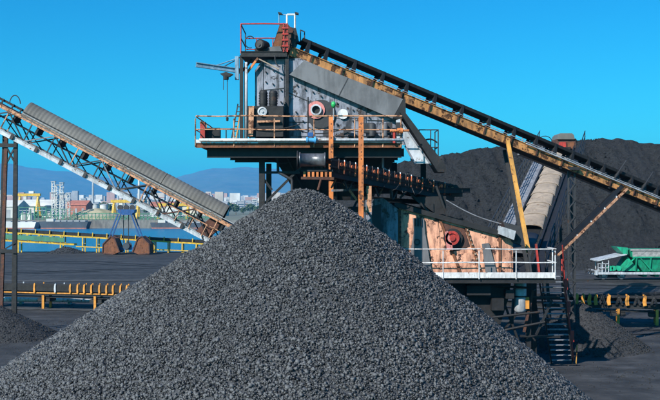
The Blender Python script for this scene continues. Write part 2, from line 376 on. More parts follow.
o = grid_mesh('coal_bank', np.linspace(-8, 110, 420), np.concatenate([np.linspace(103, BY + 2, 190), np.linspace(BY + 3, BY + 48, 16)]), bank_h, 'coal_bank')
tag(o, 'huge dark coal bank rising behind the yard, conveyors and wagon', 'coal', kind='stuff')

# the foreground heap of lump coal
HX, HYc, HTOP = (300 - U0) * .034, 34., CAM_Z + (V0 - 189.5) * .034
def heap_h(x, y):
    r = np.hypot(x, y); c = x / np.maximum(r, 1e-6); s_ = .72 + .09 * c; a = .70 + .36 * c
    return HTOP - s_ * (np.sqrt(r * r + a * a) - a) + .07 * fbm(x * .35, y * .35, 3, 13) * np.clip(r / 2, 0, 1) + .035 * fbm(x * 1.6, y * 1.6, 3, 15)
heap('coal_heap', HX, HYc, heap_h, 12.6, 158000, .072, 'coal_lumps', 'huge cone of grey lump coal filling the foreground', 160, 3, front=2.2)

def cone(H, s_, a, seed, amp=.06):
    return lambda x, y: H - s_ * (np.sqrt(x * x + y * y + a * a) - a) + amp * fbm(x * .9, y * .9, 4, seed)
p = P(582, 306, 50.3)
heap('coal_heap', p.x, p.y, cone(2.12, .70, .3, 5), 3.6, 9000, .05, 'coal_fines', 'small cone of fine coal beside the foot of the steel stairs', 110, 5)
p = P(-6, 300, 54.2)
heap('coal_heap', p.x, p.y, cone(1.75, .56, .3, 6), 3.6, 5000, .05, 'coal_fines', 'small coal heap round the trestle foot at left', 100, 6)
p = P(66, 250, 152)
heap('coal_heap', p.x, p.y, cone(1.0, .38, .3, 7), 3.2, 900, .12, 'coal_fines', 'low coal heap by the quay beside the clamshell grab', 60, 7)

# crumbs lying about the yard
g = np.random.default_rng(5); n_ = 9500
cx = np.concatenate([g.uniform(-22, -7, n_ // 2), g.uniform(8, 22, n_ - n_ // 2)]); cyy = g.uniform(33, 92, n_)
kk = fbm(cx * .3, cyy * .3, 3, 77) + g.normal(0, .5, n_) > .15; cx, cyy = cx[kk], cyy[kk]
lv, lf = lumps(np.stack([cx, cyy, ground_h(cx, cyy) + .012], -1), .05 * np.exp(g.normal(0, .45, len(cx))), 9)
me = bpy.data.meshes.new('coal_crumbs'); me.from_pydata(lv.tolist(), [], lf.tolist()); me.materials.append(M['coal_fines'])
o = bpy.data.objects.new('coal_crumbs', me); COL.objects.link(o); tag(o, 'loose coal crumbs strewn over the dark yard ground', 'coal', kind='stuff')

# loose clods on the face of the great bank
n_ = 15000; bx_ = g.uniform(2, 62, n_); by_ = g.uniform(104, 137, n_); bz_ = bank_h(bx_, by_)
kk = (bz_ > .1) & (fbm(bx_ * .12, by_ * .12, 4, 61) + g.normal(0, .35, n_) + np.clip((116 - by_) / 14, 0, .5) > .25); bx_, by_, bz_ = bx_[kk], by_[kk], bz_[kk]
lv, lf = lumps(np.stack([bx_, by_, bz_], -1), np.clip(.17 * np.exp(g.normal(0, .5, len(bx_))), .06, .8), 19)
me = bpy.data.meshes.new('coal_clods'); me.from_pydata(lv.tolist(), [], lf.tolist()); me.materials.append(M['coal_bank'])
o = bpy.data.objects.new('coal_clods', me); COL.objects.link(o); tag(o, 'loose coal clods lying on the slope of the great bank', 'coal', kind='stuff')

# packed tyre tracks across the yard
coal_mat('packed_dust', (.008, .0082, .0095), (.026, .0262, .029), 1.6, .6, .04, .8)
coal_mat('pale_dust', (.036, .036, .038), (.066, .065, .064), 1.2, .5, .03, .9)
def track(pts_, w, mt_):
    m_ = MB(); t_ = np.linspace(0, 1, 46); xs = np.interp(t_, np.linspace(0, 1, len(pts_)), [p_[0] for p_ in pts_]); ys = np.interp(t_, np.linspace(0, 1, len(pts_)), [p_[1] for p_ in pts_])
    for it in range(3): xs[1:-1] = (xs[:-2] + xs[1:-1] + xs[2:]) / 3; ys[1:-1] = (ys[:-2] + ys[1:-1] + ys[2:]) / 3
    dx, dy = np.gradient(xs), np.gradient(ys); l_ = np.hypot(dx, dy)
    for i in range(46):
        ww = w * random.uniform(.55, 1.2)
        for s_ in (-1, 1):
            px, py = xs[i] - s_ * dy[i] / l_[i] * ww / 2, ys[i] + s_ * dx[i] / l_[i] * ww / 2; m_.v.append((px, py, float(ground_h(np.array([px]), np.array([py]))[0]) + .03))
    m_.f = [(2 * i, 2 * i + 1, 2 * i + 3, 2 * i + 2) for i in range(45)]
    o_ = m_.build('tyre_track' if mt_ == 'packed_dust' else 'dust_strip', mt_); tag(o_, kind='structure')
for base in ([(-60, 100), (-35, 104), (-10, 118), (6, 124)], [(-60, 132), (-30, 126), (-14, 112), (4, 100)], [(4, 86), (20, 88), (36, 84), (60, 89)], [(8, 52), (16, 55), (26, 55.5), (40, 53)], [(-40, 84), (-24, 82), (-12, 86), (0, 92)]):
    for off in (0, 2.1): track([(a + off * .1, b_ + off * (1.6 if b_ > 80 else .9)) for a, b_ in base], .5 if base[0][1] > 80 else .35, 'packed_dust')
for base, w in (([(-32, 69.2), (-24, 69.6), (-14, 68.6), (-4, 67.4)], 1.1), ([(10, 58.5), (16, 58.6), (24, 57.4), (34, 56.5)], .8), ([(-40, 97), (-26, 94), (-16, 96), (-8, 94)], 2.2), ([(14, 70), (22, 69), (32, 71), (44, 70)], 1.6)): track(base, w, 'pale_dust')

# ---------------------------------------------------------------- screening tower
YA = 41.5                                              # front edge of the walkways
tw = thing('screening_tower', (0, 44.5, 0), 'dark steel coal screening tower with grey casing and railed upper walkway', 'tower')
zu = P(0, 143, YA).z                                   # upper walkway deck
xl, xr = P(196, 0, YA).x, P(402, 0, YA).x
YB = 48.0
dk = MB().box(((xl + xr) / 2, (YA + YB) / 2 + .05, zu - .05), (xr - xl, YB - YA - .1, .1)).build('upper_deck', 'dark_steel', tw)
MB().ibar((xl, YA, zu - .10), (xr, YA, zu - .10), .1, .20, .025).build('edge_beam', 'rust', dk)
MB().bar((xl, YA - .06, zu + .075), (xr, YA - .06, zu + .075), .02, .13).build('toe_board', 'white_paint', dk)
for y_, x0 in ((YA + .35, 206), (YA + 2.6, 224), (YA + 4.8, 224)):
    a = P(x0, 0, YA); MB().ibar((a.x, y_, zu - .36), (xr, y_, zu - .36), .16, .46, .03).build('deck_beam', 'black_steel', dk)
for x_ in np.linspace(xl + .3, xr - .2, 9):
    MB().bar((x_, YA + .1, zu - .15), (x_, YB - .1, zu - .15), .08, .1).build('joist', 'black_steel', dk)
up_ = [195.5, 234, 274.5, 314, 354.7, 383, 401]
handrail(tw, [(xl, YA - .03, zu), (xr, YA - .03, zu)], 1.12, 'rusty_rail', [(P(u, 0, YA).x, YA - .03, zu - .12) for u in up_], .028)
handrail(tw, [(xl, YA - .03, zu), (xl, YB, zu)], 1.1, 'rusty_rail', [(xl, y, zu) for y in (43.2, 45, 46.6)], .025)
handrail(tw, [(xl, YB, zu), (P(262, 0, YB).x, YB, zu)], 1.1, 'dark_steel', [(x, YB, zu) for x in np.linspace(xl, P(262, 0, YB).x, 5)], .03)
MB().tube((P(200, 0, YA).x, YA - .16, zu + .12), (P(404, 0, YA).x, YA - .16, zu + .12), .065, 12).build('water_pipe', 'white_paint', tw, True)

# grey casing of the upper screen
YC = 43.4
cas = MB().poly([P(u, v, YC) for u, v in ((255, 140), (255, 70), (262, 60), (300, 58), (400, 101), (402, 140))], (0, 3.6, 0)).build('screen_casing', 'casing_grey_worn', tw)
def plate(parent, uv, Yp, th, mt, name, **k): return MB().poly([P(u, v, Yp) for u, v in uv], (0, th, 0)).build(name, mt, parent, **k)
plate(cas, ((256, 136), (256, 72), (263, 62), (263, 136)), YC - .03, .04, 'casing_grey', 'casing_panel')
plate(cas, ((264, 136), (264, 62.5), (284, 60), (284, 136)), YC - .045, .055, 'casing_grey', 'casing_panel')
plate(cas, ((285, 136), (285, 61), (300, 60), (334, 75), (334, 136)), YC - .035, .045, 'casing_grey', 'casing_panel')
plate(cas, ((335, 136), (335, 76), (366, 89), (366, 136)), YC - .05, .06, 'casing_grey_worn', 'casing_panel')
plate(cas, ((367, 136), (367, 90), (399, 103), (400, 136)), YC - .03, .04, 'casing_grey_worn', 'casing_panel')
for k, (u, v) in enumerate([(266, 72), (273, 70), (281, 78), (289, 82), (297, 85), (305, 89), (313, 92), (321, 96), (337, 103), (353, 110), (369, 117), (281, 90), (281, 102),
                            (281, 110), (291, 128), (301, 130), (288, 118), (266, 82), (273, 84), (337, 124), (353, 121), (364, 131), (380, 124), (296, 112), (303, 121)]):
    c = P(u, v, YC - .05); MB().tube(c, c + V((0, -.09, 0)), .036, 6).build('bolt', 'dark_steel', cas)
# inspection hatch, flange, reflector disc
c = P(287.5, 100, YC - .09)
Rh = Matrix.Rotation(R(18), 3, 'Y')
h_ = MB().box(c, (.30, .05, .40), Rh).build('inspection_hatch', 'plate_grey', tw); MB().box(c + V((0, -.035, 0)), (.18, .03, .27), Rh).build('hatch_cover', 'casing_grey', h_)
c = P(321, 114, YC - .09); pl = MB().lathe(c, -YV, [(0, .62), (.05, .62), (.05, 0)], 32).build('backing_disc', 'dark_steel', tw, fix=True)  # dark disc behind the flange, set lower and to its right
c = P(316, 110, YC - .16)
MB().lathe(c, -YV, [(0, .38), (.05, .38), (.05, .24)], 32).build('flange', 'faded_red', pl)
MB().lathe(c, -YV, [(.0, .24), (.16, .24), (.16, .175), (-.1, .17)], 28).build('pipe_collar', 'pale_steel', pl)
MB().lathe(c, -YV, [(.02, .175), (.02, 0)], 24).build('pipe_mouth', 'black_steel', pl)
c = P(343, 114, YC - .12); MB().lathe(c, -YV, [(0, .22), (.03, .22), (.03, 0)], 28).build('round_cover', 'white_paint', tw)

# grey sloping cover plate in front of the casing, with its dark end
YP = 43.06
cv_ = plate(tw, ((304, 60.5), (289.5, 74.5), (392.5, 118.5), (403, 99)), YP, .10, 'plate_grey', 'cover_plate')
MB().poly([P(304.5, 61, YP + .1), P(290.5, 74.3, YP + .1), P(300, 79, YP + .1), P(310, 63, YP + .1)], (0, .2, 0)).build('cover_side', 'dark_steel', cv_)
plate(cv_, ((347.6, 77.7), (338.6, 95.2), (339.4, 95.6), (348.4, 78)), YP - .012, .02, 'dark_steel', 'seam_strip')
MB().poly([P(403, 99, YP + .01), P(392.7, 118.2, YP + .01), P(399, 119, YP + .01), P(406, 118, YP + .01), P(405.5, 99.5, YP + .01)], (0, 2.4, 0)).build('chute_head', 'black_steel', tw)
# sloping discharge chute on the right
ch = MB().poly([P(u, v, 42.7) for u, v in ((400, 112), (405, 112), (446, 166), (446, 172), (438, 172))], (0, 1.5, 0)).build('discharge_chute', 'black_steel', tw)
plate(ch, ((396, 120), (400, 119), (430, 163.5), (415, 163.5), (405, 145), (397, 145)), 42.9, .05, 'pale_steel', 'chute_panel')
for (u0, v0, u1, v1) in ((401, 121, 431, 165), (405, 146, 415, 164), (399, 131, 404, 145)):
    MB().bar(P(u0, v0, 42.84), P(u1, v1, 42.84), .06, .09, YV).build('stiffener', 'grey_mesh', ch)
# right landing with its bent railing
zl = P(0, 157, 45).z
ld = MB().box((P(427, 0, 45).x, 45.4, zl - .05), (1.3, 1.6, .1)).build('landing', 'dark_steel', tw)
xa, xb = P(418.5, 0, 45).x, P(437.5, 0, 45).x
handrail(tw, [(xa, 44.7, zl), (xb, 44.7, zl), (xb, 46.1, zl)], 1.2, 'dark_steel', [(xa, 44.7, zl), (xb, 44.7, zl), (P(430, 0, 45).x, 44.7, zl), (xb, 46.1, zl)], .025, mids=(.35,))
arc_ = [V((xa + .1 + (xb - xa - .15) * t, 44.62, zl + .78 - .16 * (2 * t - 1) ** 2)) for t in np.linspace(0, 1, 7)]
MB().path(arc_, .035).build('guard_hoop', 'black_steel', tw)
vv_ = MB().tube(P(390, 131, 41.3), P(409, 130.5, 41.3), .05, 8).build('red_valve', 'orange_paint', tw)
MB().lathe(P(400, 130.8, 41.3), X, [(-.12, 0), (-.12, .11), (.12, .11), (.12, 0)], 14).build('valve_body', 'orange_paint', vv_)
MB().box(P(394, 137, 41.34), (.09, .09, .5)).build('bracket', 'red_paint', vv_)
for u_ in (389, 399): MB().box(P(u_, 129, 43.0), (.26, .3, .55)).build('junction_box', 'dark_steel', tw)

# top platform over the conveyor head
zt = P(0, 52.5, 43.2).z
x0, x1 = P(241, 0, 43.2).x, P(287, 0, 43.2).x
td = MB().box(((x0 + x1) / 2, 44.35, zt - .06), (x1 - x0, 2.5, .12)).build('top_deck', 'dark_steel', tw)
MB().ibar((x0, 43.08, zt - .08), (x1, 43.08, zt - .08), .1, .24, .025).build('edge_beam', 'black_steel', td)
handrail(tw, [(x0, 43.12, zt), (x1 - .05, 43.12, zt)], 1.22, 'red_paint', [(x0, 43.12, zt), (x1 - .05, 43.12, zt)], .03, mids=())
handrail(tw, [(x0, 43.12, zt), (x0, 45.5, zt)], 1.22, 'dark_steel', [(x0, 45.5, zt)], .028, mids=(.5,))
handrail(tw, [(x0, 45.5, zt), (x1, 45.5, zt)], 1.0, 'red_paint', [(x, 45.5, zt) for x in np.linspace(x0 + .5, x1, 3)], .026)
for u_, y_ in ((241.5, 43.2), (287, 43.2), (241.5, 45.5)):
    MB().ibar((P(u_, 0, 43.2).x, y_, zt - .12), (P(u_, 0, 43.2).x, y_, zu), .15, .15, .022).build('column', 'black_steel', tw)
MB().bar(P(246, 74, 43.1), P(258, 58, 43.1), .09, .12, YV).build('knee_brace', 'orange_paint', tw)
MB().bar(P(259, 59, 43.1), P(279, 69, 43.1), .05, .08, YV).build('knee_brace', 'beige_sheet', tw)
MB().tube(P(246.3, 62, 42.9), P(246.3, 139, 42.9), .055, 10).build('downpipe', 'pale_steel', tw, True)
MB().bar(P(252, 59, 43.5), P(240, 74, 43.5), .1, .1, YV).build('knee_brace', 'black_steel', tw)
# conveyor head box, drive motor, red guard
hb = MB().poly([P(u, v, 43.5) for u, v in ((271, 50), (280, 23.5), (288, 24), (293, 30), (289, 50))], (0, 1.5, 0)).build('head_box', 'dark_rust', tw)
plate(hb, ((272.5, 49), (280.3, 25), (284, 25), (281, 49)), 43.46, .05, 'rust', 'wear_plate')
MB().poly([P(u, v, 43.55) for u, v in ((286, 26), (296, 28), (298, 36), (292, 50), (286, 50))], (0, 1.3, 0)).build('head_box_end', 'black_steel', hb)
for u_ in (283.6, 287.2): MB().bar(P(u_, 52, 43.05), P(u_, 23, 43.05), .06, .05, YV).build('guard_post', 'red_paint', tw)
for v_ in (28, 34, 40, 46): MB().bar(P(282, v_, 43.03), P(288.5, v_, 43.03), .06, .12, YV).build('guard_slat', 'red_paint', tw)
mo = MB().lathe(P(260, 44.5, 43.25), V((.35, 1, 0)), [(-.06, 0), (-.06, .17), (0, .24), (.55, .24), (.62, .18), (.62, 0)], 20).build('drive_motor', 'black_steel', tw, True)
MB().lathe(P(259.2, 44.5, 43.17), V((.35, 1, 0)), [(0, .15), (0, .06), (-.05, .06), (-.05, 0)], 18).build('fan_cover', 'dark_steel', mo)
MB().box(P(262, 50.5, 43.6), (.6, .5, .12)).build('motor_base', 'black_steel', mo)
MB().poly([P(u, v, 43.4) for u, v in ((265, 51), (268, 47), (280, 46), (282, 51))], (0, .6, 0)).build('gearbox', 'plate_grey', tw)
MB().path([P(250 + 5 * math.cos(a), 42 + 6 * math.sin(a), 43.3) for a in np.linspace(1.2, 5.6, 12)], .022).build('cable_loop', 'black_steel', tw)
MB().path([P(281 - 6 * math.sin(a), 58 + 9 * math.cos(a), 42.95) for a in np.linspace(.1, 1.9, 8)], .025).build('cable_loop', 'dark_steel', tw)
# vibrator drive on the left of the walkway
vd = MB().box(P(266, 122, 42.75), (1.5, .7, 1.30)).build('drive_housing', 'black_steel', tw)
for u_ in (263.3, 273.2):
    c = P(u_, 106, 42.6); MB().lathe(c, Z, [(0, .17)] + [(.05 + .055 * i, .20 if i % 2 else .165) for i in range(11)] + [(.66, .15), (.66, 0)], 16).build('coil_spring', 'black_steel', vd, True)
c = P(262.3, 111.5, 42.36); MB().lathe(c, -YV, [(0, .20), (.05, .20), (.06, .14), (.02, .12), (.02, .05), (.08, .05), (.08, 0)], 24).build('fan_wheel', 'pale_steel', vd)
plate(vd, ((248.5, 136), (248.8, 106), (254, 106), (253, 136)), 42.25, .05, 'rusty_rail', 'cover_strip')
plate(vd, ((257, 120.5), (280, 120), (280, 122), (257, 122.5)), 42.25, .09, 'rusty_rail', 'cover_strip')
# ladder behind, extinguisher cabinet on the walkway
la = MB().bar(P(236, 139, 43.4), P(241.5, 104, 43.8), .05, .07, YV).build('ladder_rail', 'pole_yellow', tw)
MB().bar(P(231.5, 139, 43.4), P(238, 104, 43.8), .05, .07, YV).build('ladder_rail', 'black_steel', tw)
for k in range(7): MB().bar(lerp(P(231.5, 139, 43.4), P(238, 104, 43.8), .08 + k * .14), lerp(P(236, 139, 43.4), P(241.5, 104, 43.8), .08 + k * .14), .035).build('rung', 'dark_steel', la)
cb = MB().box(P(203, 131.5, 42.2), (.2, .4, .62)).build('red_cabinet', 'red_paint', tw); MB().box(P(203, 123, 42.2), (.22, .42, .08)).build('cabinet_lid', 'rust', cb)
MB().box(P(213, 133.2, 42.6), (.62, .5, .42)).build('tool_box', 'black_steel', tw)
# valve with stem, green signal lamp
va = MB().lathe(P(311, 140, 41.18), X, [(-.2, 0), (-.2, .13), (-.12, .13), (-.12, .10), (.12, .10), (.12, .15), (.2, .15), (.2, 0)], 18).build('blue_valve', 'light_blue_paint', tw)
MB().tube(P(308, 137, 41.18), P(308, 97, 41.3), .03, 8).build('valve_stem', 'black_steel', va); MB().box(P(310.5, 134.5, 41.15), (.22, .2, .16)).build('valve_bonnet', 'blue_paint', va)

# underside: hoppers, legs and braces
hp = MB(); t_ = [P(271, 153, 42.9), P(398, 153, 42.9)]; b_ = [P(300, 200, 43.6), P(372, 200, 43.6)]
for (y0, y1) in ((0, 3.6),):
    q = [t_[0], t_[1], t_[1] + V((0, 3.4, 0)), t_[0] + V((0, 3.4, 0)), b_[0], b_[1], b_[1] + V((0, 2.0, 0)), b_[0] + V((0, 2.0, 0))]
    hp.add(q, [(0, 1, 2, 3), (4, 7, 6, 5), (0, 4, 5, 1), (1, 5, 6, 2), (2, 6, 7, 3), (3, 7, 4, 0)])
hp = hp.build('hopper', 'black_steel', tw)
for u_, ub in ((285, 308), (310, 322), (335, 337), (360, 352), (385, 366)): MB().bar(P(u_, 154, 42.86), P(ub, 199, 43.5), .05, .1, YV).build('hopper_rib', 'dark_steel', hp)
for u_, y_ in ((262, 42.6), (262, 47.4), (331, 47.4), (400, 46.4), (400, 47.6), (432, 46.6)):
    xx = P(u_, 0, 42.6).x; MB().ibar((xx, y_, zu - .6), (xx, y_, -.3), .24, .24, .03).build('column', 'black_steel', tw)
for a, b_ in ((P(262, 206, 42.6), P(301, 167, 42.6)), (P(262, 177, 42.6), P(272, 190, 42.6)), (P(400, 260, 43), P(330, 210, 43.2)), (P(262, 172.5, 42.55), P(300, 172.5, 42.55))):
    MB().bar(a, b_, .10, .12, YV).build('brace', 'black_steel', tw)
for v_ in (152.5,): MB().ibar(P(262, v_, 42.5), P(404, v_, 42.5), .2, .34, .03).build('cross_beam', 'black_steel', tw)
for z_ in (6.9, 4.0, 2.0):
    for y_ in (42.6, 47.4): MB().ibar((P(262, 0, 42.6).x, y_, z_), (P(400, 0, 42.6).x, y_, z_), .16, .24, .025).build('cross_beam', 'black_steel', tw)
# orange posts carrying the stacker's outer end
for u_, y_, v1 in ((331, 41.25, 250), (361, 39.0, 300)):
    a, b_ = P(u_, 117, y_), P(u_, v1, y_)
    q = MB().ibar(a, (a.x, a.y, b_.z), .19, .22, .03, YV).build('orange_post', 'orange_paint', tw)
    for v_ in range(124, 160, 7): MB().box(P(u_ + .3, v_, y_) + V((0, -.105, 0)), (.05, .02, .07)).build('bolt_plate', 'rust', q)
gl = MB().tube(P(333.5, 120, 41.1), P(333.5, 104, 41.1), .02, 6).build('signal_lamp', 'pale_steel', tw); MB().lathe(P(333.5, 107.5, 41.1), Z, [(0, 0), (0, .07), (.12, .10), (.22, .08), (.26, 0)], 12).build('lamp_lens', 'green_lamp', gl, True)

# hoses, pipes and cables hung under and about the walkway
for (u0, v0, u1, v1, y_, sag) in ((206, 147, 262, 156, 42.2, 3), (262, 156, 300, 158, 42.3, 6), (300, 150, 352, 152, 41.9, 5), (352, 152, 400, 150, 41.9, 7), (255, 128, 300, 124, 42.3, 3), (300, 131, 345, 128, 42.6, 4), (345, 129, 398, 131, 42.6, 3)):
    MB().path([P(u0 + (u1 - u0) * t_, v0 + (v1 - v0) * t_ + sag * 4 * t_ * (1 - t_), y_) for t_ in np.linspace(0, 1, 9)], .022).build('hose', 'black_steel', tw)
for (pts_, r_, mt_) in (([(278, 157), (278, 172), (292, 180), (292, 196)], .06, 'dark_steel'), ([(322, 151), (322, 176), (318, 190)], .05, 'dark_rust'), ([(345, 152), (345, 170), (352, 176), (352, 200)], .06, 'dark_steel'), ([(383, 152), (383, 168), (392, 174), (392, 196)], .05, 'grey_mesh'), ([(408, 172), (408, 190), (400, 198)], .05, 'dark_steel')):
    MB().path([P(u, v, 42.5) for u, v in pts_], r_, 8).build('pipe', mt_, tw)
for (u0, v0, u1, v1) in ((285, 91, 334, 112), (285, 122, 334, 122), (335, 118, 366, 118), (264, 90, 284, 88), (367, 120, 399, 121)):
    MB().bar(P(u0, v0, YC - .055), P(u1, v1, YC - .055), .03, .025, YV).build('weld_seam', 'dark_steel', cas)
for u_ in (372, 384): MB().lathe(P(u_, 136, 42.7), Z, [(0, .16), (.5, .16), (.56, .10), (.56, 0)], 14).build('grease_drum', 'dark_steel' if u_ < 380 else 'plate_grey', tw, True)
for u_, v_, s_ in ((347, 131, .3), (326, 133, .24), (366, 128, .34)): MB().box(P(u_, v_, 42.95), (s_, .3, s_ * 1.2)).build('control_box', 'dark_steel', tw)

# ---------------------------------------------------------------- jib with hoist, lamp mast
jb = thing('jib_hoist', P(240, 70, 43.3), 'slim blue-grey jib beam with hanging hoist beside the tower top', 'hoist')
MB().ibar(P(241, 71, 43.3), P(196, 64.5, 42.6), .13, .2, .03).build('jib_beam', 'blue_grey_paint', jb)
MB().tube(P(241, 57, 43.3), P(213, 66.5, 42.85), .025).build('stay', 'blue_grey_paint', jb); MB().tube(P(236, 60, 43.25), P(222, 67.5, 43), .02).build('stay', 'dark_steel', jb)
MB().box(P(237, 68, 43.25), (.16, .2, 1.0)).build('slew_post', 'blue_grey_paint', jb)
ho = MB().poly([P(u, v, 42.95) for u, v in ((220, 73.5), (226, 71.8), (233, 74), (229, 76.5), (224, 76.5))], (0, .25, 0)).build('hoist_trolley', 'black_steel', jb)
MB().tube(P(226, 76, 43.05), P(226, 79.5, 43.05), .12, 10).build('chain_drum', 'black_steel', ho)
MB().path([P(227.3, 79, 43.05), P(227.4, 100, 43.05), P(227.3, 117, 43.05)], .018).build('chain', 'dark_steel', ho)
MB().path([P(223.5, 79, 43.05), P(223.3, 90, 43.05)], .014).build('pendant_cable', 'dark_steel', ho)
MB().lathe(P(227.3, 119, 43.05), Z, [(-.1, 0), (-.08, .05), (.06, .06), (.1, 0)], 8).build('hook_block', 'black_steel', ho)
lm = thing('lamp_mast', P(292, 30, 44.2), 'white tubular frame with two small floodlights on the tower top', 'lamp')
MB().path([P(287, 28, 44.2), P(287, 14.5, 44.2), P(295, 14.5, 44.2), P(295, 32, 44.2)], .045).build('frame', 'white_paint', lm)
MB().tube(P(279, 25, 44.2), P(279, 14, 44.2), .025).build('side_pole', 'blue_grey_paint', lm); MB().tube(P(279, 14.6, 44.2), P(288, 14.6, 44.2), .02).build('side_arm', 'blue_grey_paint', lm)
for u_ in (279.8, 296.6):
    l_ = MB().poly([P(u_ - 2, 11.7, 44.1), P(u_ - 1.5, 13.6, 44.1), P(u_ + 2, 14.4, 44.1), P(u_ + 2, 12.6, 44.1)], (0, .18, 0)).build('floodlight', 'black_steel', lm)
pts = [(P(301, 31, 45.2)), (P(304.5, 33, 45.2))]
q = handrail(lm, [P(300, 42, 45), P(305, 44, 45)], .55, 'dark_steel', [P(300.5, 42, 45), P(304.5, 44, 45)], .025, mids=())

# ---------------------------------------------------------------- main inclined conveyor
mc = thing('inclined_conveyor', P(660, 200, 60), 'long rusty orange belt conveyor sloping down to the right from the tower top', 'conveyor')
F = Frame(P(296, 51.5, 43.95), P(660, 201.5, 52)); LEN = F.len + 9
MB().ibar(F(-.4, .42, -.19), F(LEN, .42, -.19), .12, .42, .03, F.n).build('stringer', 'beam_paint', mc)
MB().ibar(F(-.4, -.42, -.17), F(LEN, -.42, -.17), .12, .38, .03, F.n).build('stringer', 'beam_paint', mc)
us = [303, 321, 349, 377, 401, 429, 456, 483, 508, 530, 549, 566, 582, 597, 611, 625, 638, 650, 662]
ts = [F.at_u(u) for u in us]
for t in ts + [LEN - 5, LEN - 2.5]:
    f_ = MB().poly([F(t - .10, .46, .03), F(t + .10, .46, .03), F(t + .05, .40, .60), F(t - .05, .40, .60)], F.s * -.10).build('idler_frame', 'black_steel', mc)
    MB().bar(F(t, .42, .10), F(t, -.42, .10), .08, .08, F.n).build('cross_bar', 'black_steel', f_)
    MB().poly([F(t - .10, -.46, .03), F(t + .10, -.46, .03), F(t + .05, -.40, .60), F(t - .05, -.40, .60)], F.s * .10).build('idler_stay', 'black_steel', f_)
    MB().tube(F(t, .2, .32), F(t, -.2, .32), .05, 10).build('roller', 'dark_steel', f_); MB().tube(F(t, .22, .33), F(t, .40, .38), .05, 10).build('roller', 'dark_steel', f_)
for t in np.arange(.6, LEN, 1.55): MB().bar(F(t, .49, -.38), F(t, .49, .0), .07, .02, F.s).build('joint_plate', 'dark_rust', mc)
# troughed belt, return belt
bs = MB(); prof = [(.38, .46), (.34, .43), (.16, .38), (-.16, .38), (-.34, .43), (-.38, .46)]
for t in (0, LEN): bs.v += [tuple(F(t, x_, z_)) for x_, z_ in prof] + [tuple(F(t, x_, z_ + .04 + (.10 if abs(x_) > .3 else 0))) for x_, z_ in prof]
for i in range(5): bs.f += [(i, i + 1, i + 13, i + 12), (i + 6, i + 18, i + 19, i + 7)]
bs.f += [(0, 12, 18, 6), (5, 11, 23, 17)]
bs.build('carrying_belt', 'rubber', mc)
MB().bar(F(.8, 0, -.36), F(LEN, 0, -.36), .7, .05, F.n).build('return_belt', 'rubber', mc)
for t in np.arange(2.2, LEN, 3.1):
    MB().poly([F(t - .06, .44, -.41), F(t + .06, .44, -.41), F(t + .06, .44, -.5), F(t - .06, .44, -.5)], F.s * -.05).build('return_bracket', 'black_steel', mc)
MB().tube(F(1.5, .50, .08), F(LEN, .50, .08), .018, 6).build('pull_cord', 'pale_steel', mc)
MB().tube(F(F.at_u(520), .54, -.02), F(LEN, .54, -.02), .035, 6).build('cable_conduit', 'pale_steel', mc)
# far-side walkway and wind posts on the lower half
t0 = F.at_u(535)
wk = MB().bar(F(t0, -1.05, -.15), F(LEN, -1.05, -.15), .8, .06, F.n).build('walkway', 'grey_mesh', mc)
tp = [F.at_u(u) for u in (540, 560, 585, 609, 635, 658)] + [LEN - 1]
handrail(mc, [F(t0, -1.45, -.1), F(LEN, -1.45, -.1)], 1.05, 'grey_mesh', [F(t, -1.45, -.1) for t in tp], .022, up=Z)
for u_ in (607, 634, 658):
    t = F.at_u(u_); MB().bar(F(t, .54, .02), F(t + .45, .54, 1.15), .05, .07, F.s).build('wind_post', 'dark_steel', mc)
# its legs
t = F.at_u(508); top = P(507.5, 140, F(t, .6, 0).y)
foot = P(528.5, 252, 44.6)
lg = MB().ibar(top, foot, .17, .18, .03, YV).build('yellow_leg', 'pole_yellow', mc)
MB().ibar(F(t + .3, -.55, -.45), foot + V((1.0, 1.6, -4.5)), .16, .16, .03, YV).build('rear_leg', 'black_steel', mc)
t = F.at_u(622)
for dx, mt_ in ((0, 'black_steel'), (.45, 'rusty_rail')):
    MB().ibar(P(621 + dx * 14, 186.5 + dx * 5, F(t, .5, 0).y), P(552 + dx * 14, 255, 46.4), .2 if dx == 0 else .1, .26 if dx == 0 else .12, .03, YV).build('raking_strut', mt_, mc)
for k in (.12, .3, .5, .7): MB().bar(lerp(P(621, 186.5, F(t, .5, 0).y), P(552, 255, 46.4), k), lerp(P(627.3, 188.7, F(t, .5, 0).y), P(558.3, 255, 46.4), k + .03), .06, .08).build('strut_tie', 'pale_steel', mc)

# ---------------------------------------------------------------- stacker conveyor that feeds the heap
st = thing('stacker_conveyor', P(361, 185, 39), 'short stacker conveyor with steel head drum and orange idlers above the heap', 'conveyor')
S = Frame(P(311, 160.5, 38.4), P(446, 189, 45.4)); SL = S.len
dr = MB().lathe(P(299, 160, 38.2), X, [(0, 0), (0, .30), (.06, .30), (.06, .25), (.96, .25), (.96, .29), (1.02, .29), (1.02, 0)], 26).build('head_drum', 'pulley_steel', st, True)
MB().lathe(P(297, 160, 38.2), X, [(0, 0), (0, .36), (.05, .36), (.05, 0)], 26).build('drum_flange', 'black_steel', dr, True)
for k in range(7): MB().box(P(304.5 + k * 4.3, 174.5, 38.3), (.09, .06, .22)).build('scraper_blade', 'orange_paint', st)
MB().bar(P(301, 178, 38.3), P(334, 178.5, 38.3), .1, .1).build('scraper_bar', 'dark_rust', st); MB().bar(P(301, 170.6, 38.3), P(333, 170.6, 38.3), .1, .07).build('scraper_bar', 'black_steel', st)
for x_ in (.48, -.48):
    MB().ibar(S(.6, x_, -.45), S(SL, x_, -.45), .1, .22, .025, S.n).build('stringer', 'black_steel', st)
MB().bar(S(.5, .54, -.16), S(SL, .54, -.16), .03, .06, S.n).build('side_rail', 'dark_rust', st)
